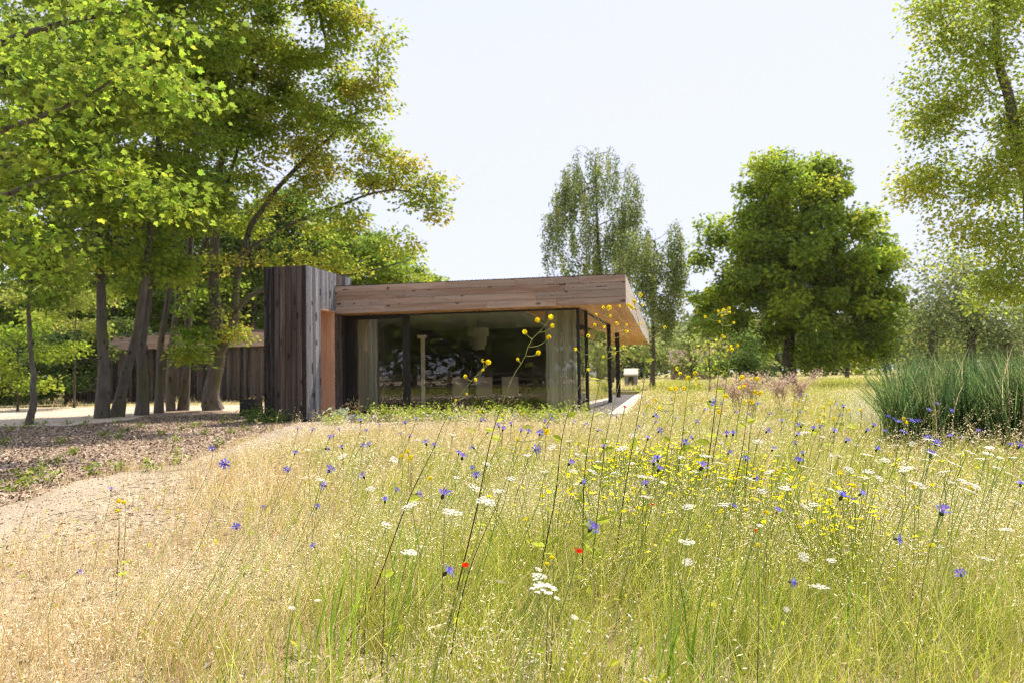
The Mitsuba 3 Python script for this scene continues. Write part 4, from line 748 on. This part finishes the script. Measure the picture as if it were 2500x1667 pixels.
def cornflower(pos, diam, label, group, detailed, tone=None):
    key = num('cornflower'); POS[key] = pos; tag(key, label, 'cornflower', group); s = diam / 2
    hd = unit(np.array([.25, -.25, 1.0]) + .45 * rng.normal(size=3)); R = turned(hd, rng)
    base = np.array([pos[0] - (.10 + .25 * rng.random()) * pos[2], pos[1] + .1 * rng.normal() * pos[2], 0])
    v1, f1 = petal_ring(9 if detailed else 7, .25 * s, 1.0 * s, .26 * s, .55 * s, .12 * s, rng, 3); v2, f2 = petal_ring(9, .05 * s, .5 * s, .09 * s, .75 * s, 0, rng)
    c = BLUE[rng.integers(0, 3)] if tone is None else np.array(tone)
    inv = ell(.24 * s, .36 * s, -.26 * s); stem = flower_stem(base, pos - hd * s * .5, hd, .0016)
    rs = max(.0013, .00036 * np.linalg.norm(pos - C)); sv, sf = tubes([stem], [np.full(7, rs * .8)], 4); sc_ = np.tile(STEMC[rng.integers(0, 3)], (len(sv), 1))
    pv, pf = join([(v1, f1), (v2, f2)]); pc = np.vstack([np.tile(c, (len(v1), 1)), np.tile(c * [1.0, .55, .62], (len(v2), 1))])
    pv = pv @ R.T + pos; iv = inv[0] @ R.T + pos
    if detailed:
        put(key + '__stem', (sv, sf), 'tinted_material', color=sc_); put(key + '__flower_head', (pv, pf), 'leaf_material', color=pc)
        put(key + '__bud_base', (iv, inv[1]), 'tinted_material', color=np.tile([[.10, .12, .06]], (len(iv), 1)))
    else:
        v, f = join([(pv, pf), (iv, inv[1]), (sv, sf)]); put(key, (v, f), 'leaf_material', color=np.vstack([pc, np.tile([[.12, .14, .07]], (len(iv), 1)), sc_]))
def place(x, y, size=None, real=.034, lo=.46, hi=.66):  # where a bloom of the real size, seen this large, must stand; else at a likely height
    dy = y - horizon(x); z = lo + (hi - lo) * rng.random()
    if size:
        D = real * F / size; D = min(D, (EYE - .40 - .08 * rng.random()) * F / max(dy, 40)); return at_dist(x, y, D), size * D / F
    D = (EYE - z) * F / max(dy, 34)
    return at_dist(x, y, min(D, 17)), real
BIG = [(1598, 1014, 18, 'large blue cornflower standing high just right of the terrace'), (1736, 980, 20, 'large blue cornflower highest of all, before the far meadow'), (577, 1287, 20, 'blue cornflower of a close pair left in the dry grass'), (773, 1237, 16, 'blue cornflower alone above the dry slope left of the middle'), (940, 1221, 20, 'bright blue cornflower left of the long white umbel'),
       (967, 1196, 14, 'ragged half open cornflower just above the bright one'), (1163, 1161, 20, 'wide blue cornflower by the tallest mustard stem'), (1153, 1142, 12, 'small cornflower right above the wide one'), (1318, 1058, 19, 'blue cornflower touching a yellow bloom before the window corner'), (1421, 1176, 20, 'deep blue cornflower over the broad green tuft'),
       (1671, 1081, 19, 'cornflower left of the pale stems in the middle right'), (1821, 1120, 18, 'round blue cornflower right of the middle'), (1844, 1167, 19, 'cornflower below the round one'), (1790, 1236, 17, 'double headed cornflower beside a white umbel'), (1898, 1247, 22, 'large cornflower in the middle of the right half'),
       (1790, 1058, 18, 'cornflower next to a white bloom in the right half'), (2102, 1204, 22, 'broad cornflower right of centre right'), (2083, 1221, 13, 'small cornflower under the broad one'), (2190, 1315, 25, 'large cornflower low on the right, tilted left'), (2302, 1253, 19, 'cornflower alone on the far right'),
       (2346, 1401, 25, 'lowest large cornflower on the right'), (1932, 1420, 24, 'lowest cornflower in the right middle'), (2491, 1181, 20, 'cornflower cut by the right edge'), (1950, 1125, 22, 'cornflower on a white umbel in the right half'), (191, 1395, 15, 'small cornflower low on the left'), (766, 1333, 15, 'cornflower beside the tall green tuft'), (271, 1194, 12, 'cornflower at the edge of the gravel path'), (642, 1237, 10, 'small cornflower at the tip of the leaning sheaf')]
for x, y, sz, lab in BIG:
    p, d = place(x, y, sz, .034); cornflower(p, d * 1.2, lab, None, True)
SMALL = [(727, 1046), (763, 1049), (828, 1048), (805, 1067), (814, 1063), (798, 1095), (835, 1092), (883, 1088), (901, 1086), (720, 1106), (804, 1147), (887, 1162), (793, 1185), (702, 1147), (1020, 1205), (1082, 1207), (1120, 1105), (1129, 1115), (1155, 1092), (1040, 1081), (1060, 1087), (978, 1058), (1000, 1064), (894, 1051), (881, 1026), (867, 1015), (927, 1037), (990, 1032), (1016, 1023), (1100, 1021), (1120, 1016), (1176, 1026), (1217, 1040), (1228, 1047), (1248, 1035), (1272, 1051), (1290, 1054), (1192, 1054), (1090, 1396), (518, 1096), (549, 1132),
    (1329, 1028), (1343, 1011), (1345, 1021), (1308, 1097), (1336, 1042), (1572, 1010), (1558, 1043), (1609, 1052), (1690, 1069), (1668, 1048), (1582, 1069), (1596, 1129), (1605, 1121), (1609, 1145), (1714, 1139), (1774, 1060), (1780, 1105), (1887, 1096), (1873, 1052), (1829, 1011), (1795, 1005), (1391, 1130), (1473, 1090), (1577, 1182), (1443, 1290), (1600, 1030), (1625, 1005), (1650, 1020), (1430, 1035), (1460, 1050), (1400, 1030), (1505, 1015),
    (1952, 962), (1969, 965), (2041, 978), (2044, 988), (2059, 992), (1925, 1000), (1953, 1004), (2050, 1014), (1909, 1028), (1953, 1039), (1985, 1046), (2002, 1041), (2036, 1052), (2116, 1051), (2133, 1038), (2166, 1016), (2180, 1022), (2193, 1031), (2224, 1028), (2240, 1029), (2211, 990), (2266, 1001), (2287, 986), (2321, 1003), (2391, 1052), (2203, 1053), (2210, 1058), (2159, 1052), (1946, 1060), (1943, 1082), (1960, 1107), (2067, 1075), (2141, 1096), (2265, 1069), (2285, 1083), (2272, 1108), (2320, 1065), (2346, 1068), (2466, 1085), (2488, 1089), (2055, 1211), (2300, 1248), (1690, 985), (1720, 1000), (1760, 985), (1850, 985), (1880, 1010), (1700, 1030), (1640, 975), (1580, 985)]
def near_label(what, x, y):
    i = min(range(len(BIG)), key=lambda j: (BIG[j][0] - x) ** 2 + (BIG[j][1] - y) ** 2); bx, by, _, lab = BIG[i]; dx, dy = x - bx, y - by
    d = 'right of' if abs(dx) > 1.5 * abs(dy) and dx > 0 else 'left of' if abs(dx) > 1.5 * abs(dy) else ('above' if dy < 0 else 'below') + (' and right of' if dx > 0 else ' and left of')
    far_ = math.hypot(dx, dy); w = f"{what} {'just ' if far_ < 45 else 'far ' if far_ > 160 else ''}{d} the {lab}".split()
    return ' '.join(w[:16])
BIG = [(b[0], b[1], b[2], b[3]) for b in BIG]
for x, y in SMALL:
    p, d = place(x, y, None, .037); side = x < 1330
    cornflower(p, d * (1.1 + .5 * rng.random()), near_label('small cornflower', x, y), 'cornflowers before the pavilion' if side else ('cornflowers before the reeds' if x > 2090 else 'cornflowers of the open meadow'), False)
WHITE = np.array([(.93, .93, .94), (.95, .95, .95), (.90, .90, .90)])
def umbel(pos, diam, label, group, detailed):
    key = num('white_umbel'); POS[key] = pos; tag(key, label, 'white flower', group); s = diam / 2
    hd = unit(np.array([.12, -.12, 1.0]) + .22 * rng.normal(size=3)); R = turned(hd, rng); ms, cs = [], []
    for ring, n, r in ((0, 1, 0), (1, 6, .42), (2, 11, .85)):
        for i in range(n if detailed or ring < 2 else 8):
            a = 2 * np.pi * (i + .5 * rng.random()) / max(n, 1); o = np.array([r * s * math.cos(a), r * s * math.sin(a), -.10 * s * r + .05 * s * rng.normal()])
            v, f = petal_ring(5, .0, .23 * s, .085 * s, .03 * s, .03 * s, rng); ms.append((v + o, f)); cs.append(np.tile(WHITE[rng.integers(0, 3)], (len(v), 1)))
    pv, pf = join(ms); pv = pv @ R.T + pos; pc = np.vstack(cs)
    base = np.array([pos[0] - (.08 + .2 * rng.random()) * pos[2], pos[1] + .08 * rng.normal(), 0]); node = pos - hd * s * 1.0
    rs = max(.0013, .00036 * np.linalg.norm(pos - C)); stem = flower_stem(base, node, hd, 0)
    rays = [np.array([node, (node + pos + R @ np.array([.6 * s * math.cos(a), .6 * s * math.sin(a), -.2 * s])) / 2, pos + R @ np.array([.8 * s * math.cos(a), .8 * s * math.sin(a), -.1 * s])]) for a in np.arange(7) * .898]
    sv, sf = tubes([stem] + rays, [np.full(7, rs)] + [np.full(3, rs * .5)] * 7, 4); sc_ = np.tile(STEMC[rng.integers(0, 3)] * 1.2, (len(sv), 1))
    if detailed: put(key + '__stem', (sv, sf), 'tinted_material', color=sc_); put(key + '__flower_head', (pv, pf), 'leaf_material', color=pc)
    else:
        v, f = join([(pv, pf), (sv, sf)]); put(key, (v, f), 'leaf_material', color=np.vstack([pc, sc_]))
BIGW = [(1000, 1232, 55, 'long white umbel left of centre, beside the bright cornflower'), (1680, 1235, 38, 'broad full white umbel right of the yellow patch'), (1768, 1165, 42, 'dense group of white blooms in the middle right'), (1500, 1152, 34, 'flat white umbel over the yellow patch'), (1590, 1165, 34, 'white umbel row above the yellow patch'), (1620, 1176, 26, 'white umbel at the right end of that row'), (1400, 1148, 30, 'white umbel beside the deep blue cornflower'), (1412, 1180, 24, 'small white umbel under the deep blue cornflower'), (1518, 1092, 40, 'loose white umbel upper middle before the terrace'),
        (1030, 1331, 36, 'white umbel at the tip of the tall green tuft'), (835, 1112, 32, 'white umbel on the dry slope before the doorway'), (752, 1096, 24, 'white bloom left of the one before the doorway'), (1962, 1358, 36, 'white umbel low right of the middle'), (2030, 1366, 28, 'thin white umbel right of the low one'), (2456, 1290, 44, 'large white umbel group at the right edge'), (2030, 1155, 38, 'long white umbel in the right half'), (1678, 1370, 34, 'white umbel on a pale stem below the yellow patch'), (1985, 1230, 30, 'white umbel left of the broad cornflower'), (1315, 1388, 24, 'small white umbels between the two poppies'), (1330, 1406, 18, 'small white bloom below those between the poppies'), (1360, 1458, 24, 'white umbel low in the middle'), (1403, 1505, 26, 'lowest white umbel in the middle'), (1920, 1486, 20, 'lowest white bloom on the right'), (2266, 1071, 38, 'white umbel cluster at the foot of the reeds'), (712, 1482, 22, 'lowest white bloom on the left'), (775, 1464, 20, 'white bloom right of the lowest left one'), (1855, 1281, 22, 'thin white bloom under the large middle cornflower'), (1722, 1192, 30, 'white umbel under the dense white group')]
for x, y, sz, lab in BIGW:
    p, d = place(x, y, sz, .062); umbel(p, d * .75, lab, None, True)
SMALLW = [(890, 1065), (1019, 1071), (1113, 1164), (1160, 1187), (945, 1279), (998, 1345), (1186, 1223), (1218, 1196), (1105, 1246), (745, 1165), (783, 1170), (1445, 1148), (1408, 1107), (1568, 1162), (1660, 1115), (1665, 1132), (1722, 1111), (1750, 1128), (1830, 1166), (1861, 1196), (1678, 1320), (1770, 1230), (1575, 1210), (1323, 1430), (2190, 1085), (2225, 1080), (2290, 1085), (2340, 1107), (2365, 1100), (2400, 1118), (2415, 1092), (2410, 1105), (2440, 1115), (2475, 1115), (2258, 1120), (2228, 1140), (2205, 1143), (2280, 1106), (2116, 1108), (2050, 1112), (2030, 1110), (2072, 1145), (2120, 1150), (2108, 1164), (2145, 1166), (2025, 1191), (2055, 1200), (1968, 1235), (2190, 1187), (2352, 1172), (2380, 1185), (2365, 1195), (2435, 1140), (2465, 1155), (2320, 1174), (2480, 1224), (2405, 1360), (2262, 1052), (1962, 1032), (2010, 1065), (1960, 1136), (1965, 1055), (1310, 1405), (1998, 1428), (1390, 1075), (1350, 1090), (1480, 1075), (1545, 1060), (1430, 1110), (1460, 1125), (1640, 1090), (1540, 1130), (1700, 1150), (1850, 1075), (1900, 1110), (1760, 1080), (1880, 1150), (1920, 1190), (2240, 1180), (2300, 1150), (2160, 1120), (1105, 1060), (1250, 1080), (1290, 1110), (1190, 1130), (960, 1120), (905, 1190), (1245, 1165), (1330, 1150), (2090, 1085), (2150, 1075), (2330, 1130)]
for x, y in SMALLW:
    p, d = place(x, y, None, .05); side = x < 1330
    umbel(p, d * (.7 + .6 * rng.random()), near_label('small white bloom', x, y), 'white blooms before the pavilion' if side else ('white blooms below the reeds' if x > 2140 else 'white blooms of the open meadow'), False)
# poppies
for x, y, sz, lab in [(1136, 1382, 17, 'red poppy left, beside the tall dark mustard stem'), (1411, 1347, 19, 'red poppy right, in the middle of the green grass'), (1525, 994, 9, 'small red poppy before the sunlit terrace'), (1818, 940, 8, 'small red poppy far off near the skyline'), (1592, 1232, 8, 'small orange red poppy in the yellow patch'), (1845, 1296, 9, 'small orange red poppy right of the yellow patch')]:
    key = num('red_poppy'); tag(key, lab, 'poppy'); p, d = place(x, y, sz, .034); s = d * .55; R = turned([.3, -.35, 1.0], rng)
    v, f = petal_ring(4, .0, s, .62 * s, .5 * s, -.06 * s, rng); v2, f2 = petal_ring(4, .0, .9 * s, .55 * s, .45 * s, -.05 * s, rng); pv, pf = join([(v, f), (v2, f2)]); pv = pv @ R.T + p
    put(key + '__petals', (pv, pf), 'leaf_material', color=np.tile([[.78, .065, .02]], (len(pv), 1)))
    st = flower_stem([p[0] - .1, p[1], 0], p, [.2, -.2, 1], 0); sv, sf = tubes([st], [np.full(7, max(.0015, .0005 * np.linalg.norm(p - C)))], 4); put(key + '__stem', (sv, sf), 'tinted_material', color=np.tile([[.25, .32, .09]], (len(sv), 1)))
# yellow mustard: stems traced as space curves at a stated distance, every head a cluster of four petalled flowers
YEL = np.array([(.88, .76, .02), (.92, .82, .04), (.84, .68, .015)])
def mustard(label, D, stem, heads, group=None, dark=True, leaves=7, rr=.0022, tilt=.0):
    key = num('mustard_plant'); tag(key, label, 'mustard plant', group); POS[key] = at_dist(*stem[0], D)
    ds = D + tilt * np.linspace(0, 1, len(stem)); pts = np.array([at_dist(x, y, d) for (x, y), d in zip(stem, ds)])
    if pts[-1, 2] > .02:                               # carry the stem down to the ground
        e = unit(pts[-1] - pts[-2]); e[2] = min(e[2], -.75); e = unit(e); pts = np.vstack([pts, pts[-1] + e * (pts[-1, 2] / -e[2])])
    sp = smooth_path(pts, 40); sp[:, 2] = np.maximum(sp[:, 2], 0); t = np.linspace(0, 1, 40); r = rr * (.45 + 1.0 * t) * max(1, D / 3.2)
    sv, sf = tubes([sp], [r], 6); lo, hi = np.array([.13, .10, .075]) if dark else np.array([.24, .32, .08]), np.array([.34, .38, .13])
    put(key + '__stem', (sv, sf), 'tinted_material', color=np.repeat(hi + (lo - hi) * np.clip((t - .12) * 2.2, 0, 1)[:, None], 6, 0), smooth=True)
    for x, y, rad in heads:
        h = at_dist(x, y, D + .03 * rng.normal()); R_ = rad / F * D
        i = int(np.argmin(np.linalg.norm(sp - h, axis=1) + 1.2 * np.maximum(0, sp[:, 2] - h[2] + .02))); a = sp[i]; L = np.linalg.norm(h - a)
        if L > .02:
            bp = smooth_path([a, a * .45 + h * .55 + np.array([.06, 0, -.12]) * L, h], 6); bv, bf = tubes([bp], [np.linspace(.0014, .0010, 6) * max(1, D / 3.2)], 5); put(num(key + '__branch'), (bv, bf), 'tinted_material', color=np.tile([[.36, .36, .15]], (len(bv), 1)), smooth=True)
        ms, cs = [], []
        for j in range(14 if rad > 5.5 else 8):
            d = unit(rng.normal(size=3) + [0, -.2, .5]); v, f = petal_ring(4, .0, R_ * .55, R_ * .26, R_ * .16, R_ * .08, rng); ms.append((v @ turned(d, rng).T + h + d * R_ * .62, f)); cs.append(np.tile(YEL[rng.integers(0, 3)], (len(v), 1)))
        for j in range(5):
            d = unit(rng.normal(size=3) + [0, 0, -.5]); v, f = ell(R_ * .12, R_ * .2, 0); ms.append((v + h + d * R_ * .75, f)); cs.append(np.tile([[.50, .50, .05]], (len(v), 1)))
        v, f = join(ms); put(num(key + '__flower_cluster'), (v, f), 'leaf_material', color=np.vstack(cs))
    for j in range(leaves):
        i = int(8 + 30 * rng.random()); a = sp[i]; s = (.018 + .03 * t[i]) * max(.8, D / 3)
        v, f, m = scatter(OVAL, a[None], unit(rng.normal(size=(1, 3)) + [0, 0, 1.]), np.array([s * 1.6]), rng, droop=np.array([[rng.normal(), rng.normal() * .6, .25]]))
        put(num(key + '__leaf'), (v, f), 'leaf_material', color=np.tile([[.44, .52, .07]], (len(v), 1)))
mustard('tallest mustard plant, its branching yellow top before the right part of the window', 2.75, [(1343, 776), (1317, 810), (1290, 843), (1283, 868), (1260, 905), (1240, 950), (1211, 1028), (1184, 1140), (1166, 1230), (1150, 1300)], [(1345, 775, 8), (1312, 782, 7.5), (1281, 811, 7), (1349, 796, 6.5), (1340, 824, 7), (1314, 861, 7), (1264, 877, 5.5)], rr=.0024)
mustard('mustard plant left of the tallest one, before the middle of the window', 2.9, [(1190, 885), (1163, 917), (1135, 948), (1108, 990), (1085, 1030), (1060, 1090), (1020, 1170), (985, 1250)], [(1192, 884, 8), (1179, 880, 4.5), (1136, 918, 5.5), (1179, 903, 4.5), (1161, 926, 5), (1140, 961, 4), (1113, 977, 4)], rr=.0021)
mustard('mustard plant before the glazed corner, reaching under the roof edge', 3.1, [(1485, 755), (1470, 785), (1456, 812), (1443, 840), (1437, 868), (1432, 905), (1402, 965), (1386, 1010), (1370, 1080), (1362, 1160), (1352, 1230)], [(1487, 752, 7.5), (1473, 751, 4.5), (1455, 769, 4.5), (1490, 772, 4.5), (1452, 794, 5.5), (1475, 798, 4.5), (1436, 820, 5.5), (1405, 852, 5), (1436, 902, 5)], rr=.0022)
mustard('mustard plant with wide side branches below the roof corner', 3.3, [(1506, 790), (1494, 835), (1480, 875), (1466, 925), (1452, 990), (1440, 1060), (1428, 1150), (1424, 1230)], [(1506, 790, 5.5), (1530, 793, 4), (1563, 790, 4), (1530, 810, 5.5), (1523, 847, 5), (1501, 850, 3.5), (1502, 861, 3.5), (1473, 870, 4)], rr=.0021)
mustard('mustard plant whose flowers cross the right end of the fascia', 3.5, [(1548, 738), (1562, 800), (1575, 905), (1566, 970), (1555, 1030), (1545, 1085), (1528, 1180), (1515, 1270)], [(1563, 721, 7), (1548, 737, 6.5), (1535, 745, 6), (1543, 752, 6.5), (1569, 745, 4.5), (1623, 800, 5)], rr=.0021)
mustard('green stemmed mustard plant with leaves, between the dark stems', 3.2, [(1514, 925), (1506, 960), (1494, 1005), (1484, 1045), (1474, 1110), (1465, 1190)], [(1513, 712 + 35, 3.5)], dark=False, leaves=12, rr=.0026)
mustard('long dark bare stem slanting to the lower middle', 2.5, [(1262, 1075), (1240, 1160), (1225, 1203), (1189, 1285), (1139, 1415), (1107, 1560), (1098, 1614)], [(1336, 1053, 8), (1262, 1070, 5)], leaves=4, rr=.0018)
mustard('mustard plant high in front of the round tree', 5.2, [(1768, 756), (1764, 800), (1760, 860), (1752, 930), (1745, 1000), (1738, 1060)], [(1754, 760, 4), (1766, 758, 5), (1780, 753, 5), (1782, 763, 4), (1721, 774, 5), (1763, 772, 4), (1792, 788, 4), (1757, 786, 4), (1764, 820, 4), (1768, 824, 4)], rr=.0022)
mustard('mustard plant right of the one before the round tree', 5.4, [(1790, 850), (1780, 890), (1770, 950), (1760, 1010)], [(1785, 845, 4), (1800, 843, 5), (1777, 855, 4), (1787, 853, 5), (1769, 868, 3.5)], rr=.0021)
mustard('mustard plant with four round heads right of the terrace', 4.8, [(1685, 925), (1678, 965), (1672, 1010), (1666, 1070), (1658, 1130)], [(1680, 922, 7), (1697, 911, 6.5), (1699, 925, 5), (1653, 899, 5.5), (1660, 911, 5), (1698, 939, 4.5)], rr=.0022)
mustard('low mustard plant with three heads in a row right of the terrace', 5.0, [(1650, 950), (1645, 990), (1640, 1040), (1632, 1090)], [(1637, 949, 6), (1650, 947, 6), (1671, 948, 6), (1600, 976, 5), (1610, 994, 5), (1582, 989, 4.5)], rr=.002)
mustard('mustard plant with two large heads before the brown seedhead plants', 4.3, [(1848, 926), (1836, 960), (1826, 1000), (1818, 1060), (1808, 1120)], [(1812, 921, 7), (1849, 924, 7), (1834, 924, 4), (1804, 946, 5), (1816, 943, 5.5)], rr=.0022)
mustard('mustard plant under the two large heads', 4.6, [(1850, 962), (1840, 1000), (1832, 1050), (1826, 1110)], [(1842, 956, 6), (1857, 960, 7), (1820, 980, 5.5), (1835, 980, 6.5), (1771, 966, 6.5), (1754, 1005, 6.5)], rr=.002)
for i, (x, y) in enumerate([(1945, 986), (2030, 977), (2025, 985), (2010, 994), (2073, 1000), (2100, 1000), (2010, 1013), (1940, 1023), (2000, 1025), (2035, 1022), (2220, 1013), (2207, 1022), (2213, 1030), (2178, 1031), (1330, 1042), (995, 1102), (1003, 1115), (1000, 1120), (980, 1112), (1275, 1010), (1225, 1013), (1170, 1005), (290, 1222), (303, 1226), (286, 1246), (1082, 1195), (1050, 1167), (938, 1280), (2230, 1187), (2085, 1185), (2370, 1190), (2050, 1154), (1348, 1360), (1335, 1376), (1870, 1250), (1850, 1330)]):
    p, d = place(x, y, None, .03, .4, .6); D = np.linalg.norm(p - C); yh = y + F * p[2] / D
    mustard('small yellow mustard bloom ' + ('by the reeds' if x > 2150 else 'in the open meadow' if x > 1400 else 'on the dry slope before the pavilion'), D, [(x + 3, y), (x, y + .5 * (yh - y)), (x - 10, yh - 2)], [(x, y, 6 if D < 6 else 5)], 'small yellow blooms ' + ('by the reeds' if x > 2150 else 'of the open meadow' if x > 1400 else 'of the dry slope'), leaves=1, rr=.0016)
# the yellow patch: low plants covered in small yellow flowers
for i in range(34):
    x = (1560 + 150 * rng.normal()) if i < 22 else 1300 + 1000 * rng.random(); y = (1215 + 45 * rng.normal() if i < 22 else 1130 + 260 * rng.random()) + (x - 1500) * .10; c = on_ground(x, y + 70); c = np.array([c[0], c[1], 0])
    key = num('trefoil_plant'); POS[key] = c; tag(key, 'low bushy plant with many small yellow flowers ' + ('in the yellow patch' if i < 22 else 'outside the patch'), 'yellow flower', 'plants of the yellow patch' if i < 22 else 'scattered yellow plants')
    n = 26; q = c + np.column_stack([.16 * rng.normal(size=(n, 2)), (.30 + .20 * rng.random(n))])
    st = [np.array([c + [.02 * rng.normal(), .02 * rng.normal(), 0], c * .4 + a * .6 - [0, 0, .03], a]) for a in q]; sv, sf = tubes(st, [np.array([.0022, .0018, .0014])] * n, 3)
    put(key + '__stem', (sv, sf), 'tinted_material', color=np.tile([[.30, .38, .07]], (len(sv), 1))); tag(key + '__stem', kind='stuff')
    ms = [petal_ring(5, 0, .012, .006, .004, .001, rng) for _ in q]; v, f = join([(a @ turned([rng.normal() * .4, rng.normal() * .4, 1], rng).T + o, b) for (a, b), o in zip(ms, q)])
    put(key + '__blossoms', (v, f), 'leaf_material', color=np.tile(YEL[rng.integers(0, 3)] * [1, 1.06, 1], (len(v), 1))); tag(key + '__blossoms', kind='stuff')
    m_ = 120; lp = c + np.column_stack([.14 * rng.normal(size=(m_, 2)), .05 + .25 * rng.random(m_)]); v, f, mm = scatter(OVAL, lp, unit(np.array([0, 0, 1.]) + .6 * rng.normal(size=(m_, 3))), .018 + .014 * rng.random(m_), rng)
    put(key + '__foliage', (v, f), 'leaf_material', color=col(np.array([(.50, .58, .05), (.62, .64, .07), (.40, .50, .05)])[rng.integers(0, 3, m_)], mm)); tag(key + '__foliage', kind='stuff')

# things that still share a label are told apart by their order in the photograph
UNITS = 'first second third fourth fifth sixth seventh eighth ninth tenth eleventh twelfth thirteenth fourteenth fifteenth sixteenth seventeenth eighteenth nineteenth'.split()
def ordinal(i): return UNITS[i - 1] if i < 20 else {20: 'twentieth', 30: 'thirtieth', 40: 'fortieth'}.get(i) or ('twenty-' if i < 30 else 'thirty-' if i < 40 else 'forty-') + UNITS[i % 10 - 1]
same = {}
for k in POS: same.setdefault(labels[k]['label'], []).append(k)
for lab, ks in same.items():
    if len(ks) > 1:
        for i, k in enumerate(sorted(ks, key=lambda k: float(((POS[k] - C) @ RT) / ((POS[k] - C) @ FW)))):
            labels[k]['label'] = ' '.join(lab.split()[:13]) + f', {ordinal(i + 1)} from left'
